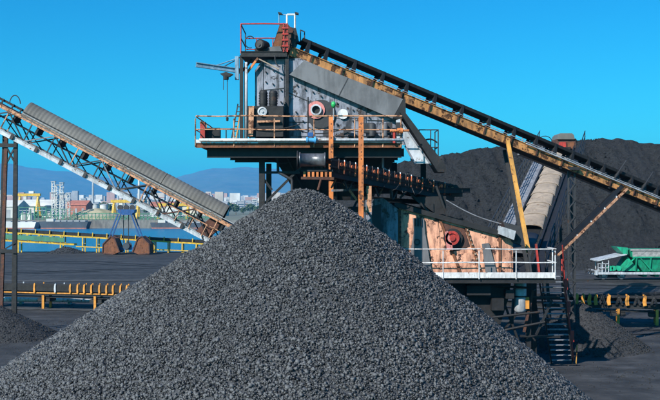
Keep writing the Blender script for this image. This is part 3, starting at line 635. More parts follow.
MB().bar(S(.5, .54, .10), S(SL, .54, .10), .03, .05, S.n).build('side_rail', 'black_steel', st)
for k, u_ in enumerate(np.arange(328, 441, 5.6)):
    t = S.at_u(u_)
    f_ = MB().bar(S(t, .56, -.36), S(t, .56, .13), .05, .06, S.s).build('idler_bracket', 'idler_red' if k % 2 else 'dark_rust', st)
    MB().lathe(S(t + .10, .58, -.02), S.s, [(0, .075), (.05, .075), (.05, 0)], 10).build('idler_cap', 'black_steel' if k % 2 else 'idler_red', f_)
    MB().tube(S(t, .56, .13), S(t, .54, .19), .022, 6).build('idler_tip', 'pale_steel' if k % 2 else 'dark_steel', f_)
MB().bar(S(.7, .42, -.14), S(SL, .42, -.14), .04, .66, S.n).build('dark_backing', 'black_steel', st)  # black sheet added behind the brackets so no sky shows through
MB().bar(S(.2, 0, .12), S(SL, 0, .12), .78, .06, S.n).build('belt', 'rubber', st); MB().bar(S(.3, 0, -.30), S(SL, 0, -.30), .9, .05, S.n).build('return_belt', 'rubber', st)
MB().lathe(S(SL, -.45, -.1), S.s, [(0, 0), (0, .26), (.9, .26), (.9, 0)], 22).build('tail_drum', 'black_steel', st, True)
for x_ in (.58, -.58): MB().box(S(SL - .1, x_, -.1), (.62, .14, .55)).build('bearing_block', 'black_steel', st)
for k in range(9):
    t = 1.2 + k * .5; MB().bar(S(t, .3, -.58), S(t + (.25 if k % 2 else -.25), .3, -.95), .05, .06, S.s).build('hanger', 'dark_steel' if k % 3 else 'rust', st)
# the beams it stands on
MB().ibar(P(358, 183, 41.2), P(418, 187.5, 43.9), .14, .2, .025).build('support_beam', 'orange_paint', st)
MB().ibar(P(362, 191, 41.6), P(470, 190.5, 45.2), .14, .24, .025).build('support_beam', 'black_steel', st)
MB().ibar(P(372, 199, 42.9), P(436, 203, 45), .14, .2, .025).build('support_beam', 'black_steel', st)
for (u0, v0, u1, v1, mt_) in ((337, 174, 366, 212, 'rusty_rail'), (350, 215, 360, 195, 'black_steel'), (405, 188, 432, 215, 'black_steel'), (436, 186, 447, 216, 'black_steel'), (332, 190.5, 362, 189.5, 'grey_mesh')):
    MB().bar(P(u0, v0, 40.6 if u0 < 400 else 43), P(u1, v1, 41.2 if u0 < 400 else 43), .09, .11, YV).build('brace', mt_, st)
MB().poly([P(u, v, 43.2) for u, v in ((413, 197), (446, 196), (446, 214), (436, 214))], (0, 1.2, 0)).build('gusset_plate', 'black_steel', st)
plate(st, ((366.5, 186), (371.5, 186), (371.5, 212), (366.5, 212)), 40.2, .08, 'rusty_rail', 'side_plate')
for k in range(7):
    u_ = 340 + k * 12; MB().path([P(u_, 176 + k * 2, 39.7 + k * .45), P(u_ + 3, 183 + k * 2, 39.6 + k * .45), P(u_ + 8, 181 + k * 2, 39.6 + k * .45), P(u_ + 11, 176 + k * 2.2, 39.8 + k * .45)], .018).build('cable', 'black_steel', st)

# ---------------------------------------------------------------- lower crusher
cr = thing('crusher', P(455, 275, 44), 'salmon orange crusher housing with red flywheel behind the lower railing', 'crusher')
YD = 42.45
bd = MB().poly([P(u, v, YD) for u, v in ((399, 276), (399, 208), (440, 219), (500, 235), (513, 240), (513, 276))], (0, 2.2, 0)).build('housing', 'salmon_paint', cr)
plate(bd, ((401, 274), (401, 210), (438, 220), (440, 240), (440, 274)), YD - .03, .04, 'salmon_paint', 'side_panel')
plate(bd, ((480, 274), (466, 228), (499, 236.5), (499, 274)), YD - .03, .04, 'salmon_paint', 'side_panel')
plate(bd, ((500.5, 274), (500.5, 238), (511.5, 241.5), (511.5, 274)), YD - .04, .05, 'salmon_paint', 'side_panel')
plate(bd, ((441, 222), (464, 228.5), (470, 246), (452, 252), (446, 246)), YD - .035, .045, 'dark_rust', 'dark_panel')  # red-brown panel round the flywheel, darker than its neighbours
plate(bd, ((448, 256), (472, 252), (479, 273), (441, 273)), YD - .03, .04, 'salmon_paint', 'side_panel')
for (u0, v0, u1, v1) in ((399.3, 209, 399.3, 273), (439.5, 219, 460, 272), (466, 227.5, 481, 273), (499.8, 235, 499.8, 273)):
    MB().bar(P(u0, v0, YD - .07), P(u1, v1, YD - .07), .10, .07, YV).build('rib', 'rust', bd)
for v_ in range(212, 262, 5): MB().box(P(400.3, v_, YD - .13), (.07, .05, .09)).build('bolt', 'dark_rust', bd)
for k in range(9): MB().box(P(467.5 + k * 1.55, 230 + k * 4.8, YD - .13), (.05, .05, .07)).build('bolt', 'beige_sheet', bd)
br = plate(cr, ((413, 218), (424, 219), (425, 232), (430, 262), (432, 274), (409, 274), (411, 250), (414, 232)), YD - .16, .13, 'plate_grey', 'bearing_bracket')
MB().lathe(P(417, 242, YD - .17), -YV, [(0, .14), (.04, .14), (.04, .09), (-.02, .09), (-.02, 0)], 18).build('eye', 'dark_steel', br)
for u_ in (415, 418, 421): MB().box(P(u_, 222, YD - .2), (.05, .08, .34)).build('tooth', 'black_steel', br)
br = plate(cr, ((482, 244), (489, 243), (493, 258), (497, 274), (486, 274)), YD - .14, .11, 'plate_grey', 'bearing_bracket')
fl = MB().lathe(P(453, 238, YD - .12), -YV, [(0, .40), (.05, .40), (.05, .0)], 28).build('flywheel_guard', 'black_steel', cr)
MB().lathe(P(452, 238, YD - .2), -YV, [(0, .30), (.10, .30), (.10, .20), (.04, .20), (.04, .12), (.14, .12), (.14, 0)], 26).build('flywheel', 'red_paint', fl)
MB().poly([P(u, v, YD - .3) for u, v in ((445, 232), (448, 231), (452, 244), (453, 250), (447, 250))], (0, .08, 0)).build('belt_guard', 'faded_red', fl)
MB().ibar(P(395, 204.5, YD - .1), P(518, 238.5, YD - .1), .2, .22, .03, YV).build('top_beam', 'black_steel', cr)
MB().ibar(P(395, 203, YD + 2.2), P(518, 238, YD + 2.2), .2, .22, .03, YV).build('top_beam', 'black_steel', cr)
plate(cr, ((500, 226), (516, 231), (514, 240), (499, 234)), YD - .5, .5, 'pale_steel', 'spout_plate')
MB().poly([P(u, v, YD - .1) for u, v in ((503, 222), (520, 226), (524, 246), (512, 242))], (0, 1.4, 0)).build('spout', 'dark_steel', cr)
MB().poly([P(u, v, 42.3) for u, v in ((366, 240), (366, 200), (383, 198), (398, 209), (398, 248), (384, 256))], (0, 2.2, 0)).build('feed_box', 'casing_grey_worn', cr)
plate(cr, ((372, 238), (372, 206), (381, 204), (381, 238)), 42.23, .06, 'dark_steel', 'feed_hatch')
# duct under it; black hopper widened, boxes and pipes added to keep it dark
MB().poly([P(u, v, YD + .1) for u, v in ((405, 278), (512, 278), (508, 300), (494, 345), (425, 345))], (0, 2.4, 0)).build('hopper_mass', 'black_steel', cr)
for (u_, v_, w_, h_) in ((478, 290, 1.0, .4), (497, 304, .5, .5), (509, 294, .35, .35)): MB().box(P(u_, v_, 42.3), (w_, .5, h_)).build('filler_box', 'black_steel', cr)
for (u0, v0, u1, v1) in ((470, 284, 530, 288), (488, 318, 540, 312), (505, 330, 545, 322)): MB().tube(P(u0, v0, 42.1), P(u1, v1, 42.1), .05, 8).build('pipe', 'black_steel', cr)
tk = MB().lathe(P(520.3, 313, 42.6), Z, [(0, 0), (0, .16), (.12, .26), (1.3, .26), (1.36, .2), (1.36, 0)], 18).build('dust_duct', 'pale_steel', cr, True)
MB().lathe(P(520.3, 297, 42.6), Z, [(0, .275), (.06, .275)], 18).build('clamp_band', 'black_steel', tk)

# ---------------------------------------------------------------- lower railed platform
pf = thing('access_platform', P(490, 275, YA), 'lower steel platform with white railing around the crusher', 'platform')
zl = P(0, 276, YA).z; xa, xb = P(398, 0, YA).x, P(556, 0, YA).x
d_ = MB().box(((xa + xb) / 2, YA + .55, zl - .05), (xb - xa, 1.0, .08)).build('deck', 'dark_steel', pf)
MB().bar((xa, YA - .0, zl + .03), (xb, YA - .0, zl + .03), .03, .24).build('toe_board', 'white_paint', d_)
MB().ibar((xa, YA + .1, zl - .2), (xb, YA + .1, zl - .2), .12, .22, .025).build('edge_beam', 'black_steel', d_)
MB().ibar((xa, YA + 1.5, zl - .2), (xb, YA + 1.5, zl - .2), .12, .22, .025).build('edge_beam', 'black_steel', d_)
hr = handrail(pf, [(xa, YA - .03, zl), (xb, YA - .03, zl)], 1.12, 'white_paint', [(P(u, 0, YA).x, YA - .04, zl - .08) for u in (443, 479, 516, 555)], .023)
handrail(pf, [(xb, YA, zl), (xb, YA + 1.6, zl)], 1.12, 'white_paint', [(xb - .12, YA + .1, zl)], .025)
for u_ in (470, 500, 535): MB().ibar((P(u_, 0, YA).x, YA + 1.4, zl - .3), (P(u_, 0, YA).x, YA + 1.4, -.3), .2, .2, .03).build('leg', 'black_steel', pf)
MB().ibar((xb - .3, YA + 3, zl + .3), (xb - .3, YA + 3, -.3), .2, .2, .03).build('leg', 'black_steel', pf)
for (u0, v0, u1, v1) in ((430, 297.5, 560, 297.5), (500, 335, 536, 290), (536, 335, 552, 300), (520, 336, 560, 337), (503, 300, 520, 345)):
    MB().bar(P(u0, v0, YA + 1.3), P(u1, v1, YA + 1.35), .09, .11, YV).build('brace', 'black_steel', pf)
MB().bar(P(533, 290, YA + 1.1), P(524, 332, YA + 1.1), .10, .12, YV).build('brace', 'dark_rust', pf)
MB().box(P(527, 303, YA + 1.), (.16, .16, .5)).build('limit_switch', 'idler_orange', pf)
for u_, v_ in ((531, 247), (539, 244)): MB().bar(P(u_, 273, YA + 1.2), P(u_ - 3, v_, YA + 1.2), .08, .10, YV).build('stay', 'red_paint' if u_ > 535 else 'dark_steel', pf)

# ---------------------------------------------------------------- stairs with red handrails
sr = thing('stairs', P(561, 364, 45), 'steep steel stairs with red handrail under the white railed platform', 'stairs')
tl, bl, tr, br_ = P(538, 274, 43.2), P(551.5, 363, 45), P(561.5, 274, 43.2), P(572.5, 363, 45)
for k in range(17):
    f_ = (k + .5) / 17; a, b_ = lerp(tl, bl, f_), lerp(tr, br_, f_)
    MB().poly([a + V((0, -.12, 0)), b_ + V((0, -.12, 0)), b_ + V((0, .14, 0)), a + V((0, .14, 0))], (0, 0, .035)).build('tread', 'grey_mesh' if k != 8 else 'dark_steel', sr)
for a, b_ in ((tl, bl), (tr, br_)): MB().bar(a + V((0, -.02, .1)), b_ + V((0, .02, -.05)), .05, .24, V((0, 1, .6))).build('stringer', 'black_steel', sr)
hz = V((0, 0, .95))
h1 = MB().path([tr + V((.04, 0, 1.25)), lerp(tr, br_, .35) + hz * .8, lerp(tr, br_, .95) + hz * .75, br_ + V((.05, 0, .1))], .028).build('handrail', 'red_paint', sr)
MB().path([tl + hz, lerp(tl, bl, .97) + hz * .8], .025).build('handrail', 'black_steel', sr)
for k in (.04, .34, .64, .95):
    MB().tube(lerp(tr, br_, k), lerp(tr, br_, k) + hz * .85, .03, 6).build('rail_post', 'red_paint', h1)
    MB().tube(lerp(tl, bl, k), lerp(tl, bl, k) + hz * .85, .025, 6).build('rail_post', 'black_steel', sr)
for k in (.25, .5, .83): MB().box(lerp(tr, br_, k) + V((.05, -.05, .55)), (.16, .1, .5)).build('red_guard', 'red_paint', h1)
MB().tube(P(576, 366, 45), P(577, 345, 45), .03, 6).build('foot_post', 'pole_yellow', sr)

# ---------------------------------------------------------------- hooded conveyor climbing away on the right
hc = thing('hooded_conveyor', P(520, 255, 52), 'conveyor with pale beige half-round hoods climbing away towards the coal bank', 'conveyor')
G = Frame(P(511.5, 275, 50), P(563, 147, 77)); GL = G.len
G.s = -G.s if G.s.x < 0 else G.s
WS = 1.18; segs = 8; s0 = 7.6; sl_ = (GL - 2.6 - s0) / segs
def hood_seg(t0_, t1_, r0, r1):
    m_ = MB(); n_ = 14
    for t_, r_ in ((t0_, r0), (t1_, r1), (t1_, r1 - .03), (t0_, r0 - .03)):
        m_.v += [tuple(G(t_, WS * r_ * math.cos(a), .10 + .36 * r_ * math.sin(a))) for a in np.linspace(0, math.pi, n_ + 1)]
    k = n_ + 1
    for j in range(4):
        for i in range(n_): m_.f.append((j * k + i, j * k + i + 1, ((j + 1) % 4) * k + i + 1, ((j + 1) % 4) * k + i))
    return m_
hood_seg(2.6, 6.3, .57, .57).build('hood', 'dark_steel', hc, True)
for k in range(segs): hood_seg(s0 + k * sl_, s0 + (k + 1) * sl_ + .15, .65, .57).build('hood', 'beige_sheet', hc, False)
for x_ in (.86, -.86):
    MB().ibar(G(-.5, x_, 0), G(GL, x_, 0), .1, .24, .025, G.n).build('top_chord', 'black_steel', hc)
    MB().ibar(G(-.5, x_, -1.2), G(GL, x_, -1.2), .1, .18, .025, G.n).build('bottom_chord', 'black_steel', hc)
    n_ = 14
    for k in range(n_):
        t_ = k * GL / n_; z0, z1 = (-.1, -1.15) if k % 2 else (-1.15, -.1)
        MB().bar(G(t_, x_, z0), G(t_ + GL / n_, x_, z1), .06, .08, G.s).build('truss_diagonal', 'black_steel', hc)
        MB().bar(G(t_, x_, -.1), G(t_, x_, -1.15), .05, .06, G.s).build('truss_post', 'dark_steel', hc)
MB().bar(G(-.5, 0, -.02), G(GL, 0, -.02), 1.2, .05, G.n).build('belt', 'rubber', hc)
wk = MB().bar(G(0, -1.35, -.06), G(GL, -1.35, -.06), .8, .05, G.n).build('walkway', 'grey_mesh', hc)
w2 = MB().bar(G(0, 1.3, -.06), G(GL, 1.3, -.06), .7, .05, G.n).build('walkway', 'black_steel', hc)
tt = np.linspace(.2, GL - .3, 13)
q = handrail(hc, [G(0, -1.75, 0), G(GL, -1.75, 0)], 1.3, 'dark_steel', [G(t_, -1.75, 0) for t_ in tt], .03, mids=(.33, .66))
for k in range(26): MB().bar(G(k * GL / 26, -1.75, .02), G(k * GL / 26, -1.75, 0) + Z * 1.25, .03).build('baluster', 'dark_steel', q)
handrail(hc, [G(0, 1.65, 0), G(GL, 1.65, 0)], 1.2, 'black_steel', [G(t_, 1.65, 0) for t_ in tt], .035, mids=(.33, .66))
hd = MB().poly([P(u, v, 77) for u, v in ((556.5, 150), (556.5, 139), (575.5, 139), (575.5, 150))], (0, 1.8, 0)).build('head_house', 'dark_rust', hc)
MB().poly([P(u, v, 76.85) for u, v in ((557.5, 139.2), (558.5, 135), (560.5, 133.2), (572, 133.2), (574, 135), (574.8, 139.2))], (0, 2.1, 0)).build('head_cover', 'hood_sheet', hd)
plate(hd, ((559, 149), (559, 142), (566, 142), (566, 149)), 76.94, .07, 'red_paint', 'red_panel'); plate(hd, ((568, 149), (568, 142), (574, 142), (574, 149)), 76.94, .07, 'rust', 'rust_panel')
MB().path([P(545 + 7 * math.sin(a), 142 - 6 * math.cos(a), 76) for a in np.linspace(-1.3, 1.5, 9)], .03).build('cable_loop', 'black_steel', hc)
# legs under the hooded conveyor
for t_ in (8., 17., 26.):
    for x_ in (-.8, .8):
        q = G(t_, x_, -1.25); MB().bar(q, V((q.x + x_ * .4, q.y, -.2)), .16, .18).build('leg', 'black_steel', hc)
# lattice column under the main conveyor
sp = thing('support_column', P(571.5, 340, 50), 'slender lattice column under the orange conveyor beside the stairs', 'column')
cy_ = F(F.at_u(571.5), .2, 0).y; cl_b = V((P(571.5, 0, cy_).x, cy_, -.2)); top_z = P(0, 167.5, cy_).z
for dx in (-.16, .16): MB().bar(cl_b + V((dx, 0, 0)), V((cl_b.x + dx, cy_, top_z)), .08, .10).build('column_leg', 'dark_steel', sp)
for k in range(22):
    z0 = k * top_z / 22; MB().bar(V((cl_b.x - .16 * (1 if k % 2 else -1), cy_ - .06, z0)), V((cl_b.x + .16 * (1 if k % 2 else -1), cy_ - .06, z0 + top_z / 22)), .05, .05).build('lacing_bar', 'dark_steel', sp)
MB().box((cl_b.x, cy_, top_z - .06), (.6, .9, .16)).build('cap_plate', 'black_steel', sp)
# slack cable from the tower to the crusher
sc_ = MB().path([P(446 + 56 * t_, 200 + 24 * t_ + 3 * math.sin(t_ * 3.14), 43) for t_ in np.linspace(0, 1, 10)], .022).build('slack_cable', 'grey_mesh')
tag(sc_, 'thin slack cable strung from the tower down to the crusher spout', 'cable')

# ---------------------------------------------------------------- covered conveyor on the left and its trestle
lc = thing('covered_conveyor', P(215, 240, 55), 'lattice truss conveyor with grey half-round hood descending from the left', 'conveyor')
YL = 55.
C = Frame(P(-60, 73.3, YL), P(238, 229.3, YL)); CL = C.len        # along the top chord
W2 = .62; DP = 1.24
def cu_(u): return C.at_u(u)
for x_, mt_ in ((W2, 'rusty_rail'), (-W2, 'dark_rust')):
    MB().ibar(C(0, x_, 0), C(CL, x_, 0), .1, .2, .025, C.n).build('top_chord', mt_, lc)
    MB().ibar(C(0, x_, -DP), C(cu_(223), x_, -DP), .12, .24, .025, C.n).build('bottom_chord', 'pale_steel' if x_ > 0 else 'grey_mesh', lc)
pan = 1.42; n_ = int(CL / pan)
for k in range(n_):
    t = k * pan + .3
    for x_ in (W2, -W2):
        a, b_ = (C(t, x_, -.08), C(t + pan, x_, -DP + .1)) if k % 2 else (C(t, x_, -DP + .1), C(t + pan, x_, -.08))
        MB().bar(a, b_, .06, .08, C.s).build('truss_diagonal', random.choice(['black_steel', 'dark_steel', 'grey_mesh', 'dark_rust']), lc)
        MB().bar(C(t, x_, -.1), C(t, x_, -DP + .1), .055, .07, C.s).build('truss_post', 'dark_steel' if k % 3 else 'rusty_rail', lc)
    MB().bar(C(t, W2 - .06, -DP), C(t, -W2 + .06, -DP), .06, .08, C.n).build('floor_bar', 'black_steel', lc)
    MB().bar(C(t, W2 - .06, -.5), C(t + pan * .5, -W2 + .06, -DP + .1), .05, .05, C.n).build('sway_brace', 'black_steel', lc)
    MB().poly([C(t + .3, W2 - .1, -.06), C(t + .42, W2 - .1, -.06), C(t + .42, W2 - .1, -.48), C(t + .3, W2 - .1, -.48)], C.s * -1.04).build('return_idler', 'black_steel', lc)
for k in range(8):
    t = cu_(26 + k * 24); MB().bar(C(t, W2 + .09, -DP - .12), C(t, W2 + .09, -DP + .22), .16, .05, C.s).build('splice_plate', 'dark_steel', lc)
MB().bar(C(.3, 0, -.52), C(CL, 0, -.52), .9, .04, C.n).build('return_belt', 'rubber', lc)
MB().bar(C(0, 0, .06), C(CL + .4, 0, .06), 1.0, .06, C.n).build('belt', 'rubber', lc)
th0, th1 = cu_(24), cu_(222)
def tunnel(t0_, t1_, r_):
    m_ = MB(); n2 = 18; e = []
    nr = max(2, int((t1_ - t0_) / .11))
    rings = [(t0_ + (t1_ - t0_) * i / nr, r_ + (.012 if i % 2 else 0)) for i in range(nr + 1)]
    k = n2 + 1
    allr = rings + [(t, r - .04) for t, r in rings[::-1]]
    for t_, q_ in allr: m_.v += [tuple(C(t_, q_ * .82 * math.cos(a), .10 + q_ * 1.06 * math.sin(a))) for a in np.linspace(-.12, math.pi + .12, k)]
    for j in range(len(allr)):
        for i in range(n2): m_.f.append((j * k + i, j * k + i + 1, ((j + 1) % len(allr)) * k + i + 1, ((j + 1) % len(allr)) * k + i))
    return m_
tunnel(th0, cu_(96), .78).build('hood', 'hood_sheet', lc); tunnel(cu_(96) + .03, cu_(160), .775).build('hood', 'hood_sheet', lc); tunnel(cu_(160) + .03, th1, .78).build('hood', 'hood_sheet', lc)
MB().path([C(t, W2 + .04, .20) for t in (th0, CL)], .018).build('cable_run', 'pale_steel', lc); MB().path([C(t, W2 + .07, .30) for t in (th0, th1)], .018).build('cable_run', 'dark_steel', lc)
MB().bar(C(0, W2 - .1, .34), C(th0, W2 - .1, .34), .12, .12, C.n).build('belt_edge', 'rubber', lc)
for u_ in (-8, 4, 14, 22):
    t = cu_(u_); MB().bar(C(t, W2, .08), C(t, W2, .42), .07, .08, C.s).build('idler_frame', 'black_steel', lc)
for u_, w_ in ((13, 5.5), (32, 5)):
    t = cu_(u_); MB().path([C(t, .1, .3) + V((w_ * .055 * math.cos(a), 0, .52 * math.sin(a) + .1)) for a in np.linspace(.1, 3.0, 10)], .03).build('hoop', 'dark_steel', lc)
handrail(lc, [C(cu_(176), W2 + .1, -DP + .1), C(cu_(224), W2 + .1, -DP + .1)], .62, 'rusty_rail', [C(cu_(u), W2 + .1, -DP + .1) for u in (186, 200, 213)], .025, mids=(), up=C.n)
MB().poly([C(cu_(212), .4, -.15), C(cu_(226), .4, -.15), C(cu_(218), .4, -1.2), C(cu_(206), .4, -1.15)], C.s * -.8).build('tail_box', 'dark_rust', lc)
MB().path([P(200, 232, 54.3), P(203, 240, 54.3), P(206, 249, 54.3), P(209, 262, 54.3)], .02).build('hanging_cable', 'black_steel', lc)

ts_ = thing('trestle', P(9, 334, 55), 'tall rusty steel trestle carrying the hooded conveyor at left', 'trestle')
for ut, ub, y_, mt_ in ((6.5, .5, 54.5, 'dark_rust'), (16, 15, 54.5, 'black_steel'), (4.5, -2, 56.3, 'black_steel'), (15.5, 13, 56.3, 'black_steel')):
    a = P(ut, 139 if ut > 10 else 134, y_); b_ = V((P(ub, 0, y_).x, y_, -.2))
    lg = MB().ibar(a, b_, .17, .17, .03, YV).build('leg', mt_, ts_); MB().box(b_ + V((0, 0, .2)), (.5, .5, .06)).build('base_plate', 'black_steel', lg)
for v_ in (145, 251): MB().bar(P(-2, v_, 54.4), P(17, v_ + .5, 54.4), .14, .2).build('cross_bar', 'black_steel', ts_)
MB().bar(P(6, 146, 54.45), P(15.5, 164, 54.45), .08, .1, YV).build('brace', 'black_steel', ts_); MB().bar(P(15, 147, 54.5), P(6, 164, 54.5), .08, .1, YV).build('brace', 'dark_steel', ts_)
MB().bar(P(0, 252, 54.4), P(15, 243, 54.4), .06, .08, YV).build('brace', 'black_steel', ts_)

# ---------------------------------------------------------------- low conveyor along the yard
gc = thing('yard_conveyor', P(47, 306, 69.5), 'low yard conveyor with orange and black idler frames on short orange legs', 'conveyor')
A0 = V(((-14 - U0) * .0711, 71.1, 0)); B0 = V(((700 - U0) * .0598, 59.8, 0)); Y_ = Frame(A0 + Z * 1.02, B0 + Z * .98); YLn = Y_.len
for x_ in (.5, -.5):
    MB().ibar(Y_(0, x_, 0), Y_(YLn, x_, 0), .1, .24, .025).build('stringer', 'black_steel', gc)
    MB().bar(Y_(0, x_ * 1.14, .02), Y_(Y_.at_u(140), x_ * 1.14, .02), .03, .08).build('edge_strip', 'idler_orange', gc)
MB().bar(Y_(0, 0, -.30), Y_(YLn, 0, -.30), .9, .06).build('return_belt', 'rubber', gc)
bm_ = MB()
for t in (0, YLn): bm_.v += [tuple(Y_(t, x_, z_)) for x_, z_ in ((.60, .52), (.3, .30), (-.3, .30), (-.60, .52), (-.6, .58), (-.3, .35), (.3, .35), (.6, .58))]
bm_.f += [(i, (i + 1) % 8, 8 + (i + 1) % 8, 8 + i) for i in range(8)]; bm_.build('belt', 'rubber', gc)
sk = MB().bar(Y_(0, .62, .36), Y_(Y_.at_u(140), .62, .36), .03, .42).build('skirt_board', 'rubber', gc)
def idler(u_, mt_, aform=False):
    t = Y_.at_u(u_); w_ = .09 if u_ < 300 else .15
    if aform: f_ = MB().poly([Y_(t - .22, .66, .1), Y_(t - .05, .66, .72), Y_(t + .06, .66, .72), Y_(t + .26, .66, .1), Y_(t + .12, .66, .1), Y_(t, .66, .46), Y_(t - .08, .66, .1)], Y_.s * -.07).build('idler_frame', mt_, gc)
    else: f_ = MB().poly([Y_(t - w_ * .6, .70, .06), Y_(t - w_, .70, .30), Y_(t - w_ * .6, .70, .62), Y_(t + w_ * .3, .70, .72), Y_(t + w_ * .7, .70, .66), Y_(t + w_ * .5, .70, .40), Y_(t + w_ * .7, .70, .10)], Y_.s * -.08).build('idler_frame', mt_, gc)
    MB().tube(Y_(t, .66, .58), Y_(t, .3, .32), .06, 8).build('roller', 'dark_steel', f_); MB().tube(Y_(t, .3, .25), Y_(t, -.3, .25), .06, 8).build('roller', 'dark_steel', f_)
    MB().bar(Y_(t, -.66, .08), Y_(t, -.62, .66), .08, .1).build('far_upright', mt_, f_)
for u_ in (39.4, 74.9, 82.2, 88.8, 95.9, 103.8, 110.8, 117.4, 124.8, 131, 137, 577, 583.2, 589.5, 595.8, 608.6, 626.9, 644.2, 664): idler(u_, 'idler_orange')
for u_ in (19, 60): idler(u_, 'pale_steel')
for u_ in (601.7, 618.5, 636.3, 653.1): idler(u_, 'black_steel', True)
for u_ in (-6, 47, 98.5, 150, 617.5, 656):
    t = Y_.at_u(u_)
    for x_ in (.5, -.5): MB().ibar(Y_(t, x_, -.13), Y_(t, x_, -1.1), .16, .22, .03).build('leg', 'idler_orange', gc)
    MB().bar(Y_(t - .45, 0, -.48), Y_(t + .45, 0, -.48), .9, .22).build('leg_saddle', 'black_steel', gc)
pp = thing('pipeline', P(40, 300, 72.5), 'pale pipe lying on the ground behind the yard conveyor at left', 'pipe')
MB().tube((A0.x - 3, 73.0, .30), (P(120, 0, 71.5).x, 71.5, .30), .17, 12).build('pipe', 'white_paint', pp, True)
for k in range(5): MB().box((A0.x + 2 + k * 3.6, 72.8 - k * .28, .08), (.2, .5, .3)).build('pipe_block', 'concrete', pp)
pp = thing('pipeline', P(610, 298, 77), 'long dark strip lying across the ground in front of the green wagon', 'pipe')
MB().path([P(540, 299.5, 75.6) + Z * .10, P(600, 297.6, 77) + Z * .1, P(660, 295, 79.3) + Z * .1, P(760, 290.6, 83.5) + Z * .1], .16, 12).build('pipe', 'rubber', pp)  # black tube drawn along a dark strip of the ground
for u_ in (575, 604, 633, 655): MB().lathe(P(u_, 298.4 - (u_ - 575) * .042, 76.3 + (u_ - 575) * .035) + Z * .1, X, [(-.06, .19), (.06, .19)], 12).build('tube_ring', 'black_steel', pp)

# ---------------------------------------------------------------- yellow conveyor along the quay
qc = thing('quay_conveyor', P(60, 250, 154), 'yellow truss conveyor running along the quay edge before the sea', 'conveyor')
Q = Frame(P(-40, 229.6, 155), P(225, 245, 155)); QL = Q.len
MB().bar(Q(0, 0, .35), Q(QL, 0, .35), 1.3, .42, Q.n).build('belt', 'rubber', qc)
for x_ in (.8, -.8):
    MB().bar(Q(0, x_, 0), Q(QL, x_, 0), .16, .22, Q.n).build('top_chord', 'yellow_paint', qc)
    MB().bar(Q(0, x_, -1.25), Q(Q.at_u(76), x_, -1.25), .16, .24, Q.n).build('bottom_chord', 'yellow_paint', qc)
    for k in range(10):
        u0, u1 = -40 + k * 11.6, -40 + (k + 1) * 11.6
        MB().bar(Q(Q.at_u(u0), x_, -.1), Q(Q.at_u(u0), x_, -1.2), .14, .16, Q.s).build('truss_post', 'yellow_paint', qc)
        if k < 9 and x_ > 0: MB().bar(Q(Q.at_u(u0), x_, -1.2), Q(Q.at_u(u1), x_, -.1), .10, .12, Q.s).build('truss_diagonal', 'yellow_paint', qc)
MB().bar(Q(0, .95, -.62), Q(Q.at_u(66), .95, -.62), .08, .7, Q.n).build('side_board', 'far_green', qc)
for u_ in np.arange(-34, 222, 14.2): MB().bar(Q(Q.at_u(u_), .85, .1), Q(Q.at_u(u_), .85, .75), .14, .16, Q.s).build('idler_frame', 'yellow_paint', qc)
for u_ in (-30, 20, 62, 84, 98, 112, 127, 141, 155, 169, 183, 197, 211):
    c = Q(Q.at_u(u_), 0, -.1)
    for dy in (-.8, .8): MB().bar((c.x, c.y + dy, c.z), (c.x, c.y + dy, -.1), .18, .2).build('leg', 'yellow_paint', qc)
    MB().bar((c.x, c.y - .8, max(.5, c.z - 1.1)), (c.x, c.y + .8, max(.5, c.z - 1.1)), .14, .16).build('leg_tie', 'yellow_paint', qc)
MB().bar(P(76, 246.5, 154), P(222, 252.2, 154), .10, .16).build('kick_rail', 'yellow_paint', qc)

# ---------------------------------------------------------------- clamshell grab standing on the quay
gb = thing('clamshell_grab', P(126, 254, 149), 'open clamshell grab with rusty shells and blue arms standing on the quay', 'grab')
def shell(sgn):
    us_ = [(-12.5, 254.3), (-23.5, 253.4), (-23, 244), (-15.5, 236.6), (-11.5, 238.5), (-6.5, 252)]
    pts_ = [P(126 + (-sgn) * a_, v_, 147.4) for a_, v_ in us_] if sgn > 0 else [P(126 + a_, v_, 147.4) for a_, v_ in us_]
    s_ = MB().poly(pts_, (0, 3.2, 0)).build('shell', 'rust', gb)
    for y_ in (147.36, 150.56):
        for i in range(5): MB().bar(V((pts_[i].x, y_, pts_[i].z)), V((pts_[i + 1].x, y_, pts_[i + 1].z)), .16, .14, YV).build('shell_rib', 'dark_rust', s_)
    e0 = pts_[0]
    for k in range(4): MB().poly([V((pts_[0].x - .14, 147.6 + k * .8, .25)), V((pts_[0].x + .14, 147.6 + k * .8, .25)), V((pts_[0].x + .02, 147.6 + k * .8, -.1))], (0, .3, 0)).build('tooth', 'dark_steel', s_)
    return s_
shell(1); shell(-1)
hd = MB().poly([P(u, v, 148) for u, v in ((117.5, 209.5), (134.5, 209.5), (134, 212.5), (130, 215), (122, 215), (118, 212.5))], (0, 2, 0)).build('head', 'blue_paint', gb)
for u_ in (120, 126, 132): MB().lathe(P(u_, 207.5, 148.3), YV, [(0, 0), (0, .4), (.4, .4), (.4, 0)], 16).build('sheave', 'dark_steel', hd)
for s_ in (-1, 1):
    for y_ in (147.9, 150): MB().bar(P(126 + s_ * 6.5, 214, 149) + V((0, y_ - 149, 0)), P(126 + s_ * 15.5, 238, 149) + V((0, y_ - 149, 0)), .17, .22, YV).build('arm', 'blue_paint', gb)
cr_ = MB().lathe(P(126, 246, 148), YV, [(0, 0), (0, .5), (.3, .5), (.3, .35), (1.7, .35), (1.7, .5), (2, .5), (2, 0)], 18).build('closing_block', 'barge_dark', gb)
MB().bar(P(118, 248.5, 149), P(134, 248.5, 149), 1.2, .35).build('hinge_beam', 'blue_paint', cr_)
for u_ in (123.5, 128.5): MB().tube(P(u_, 214, 149), P(u_, 243, 149), .07, 6).build('rope', 'dark_steel', gb)

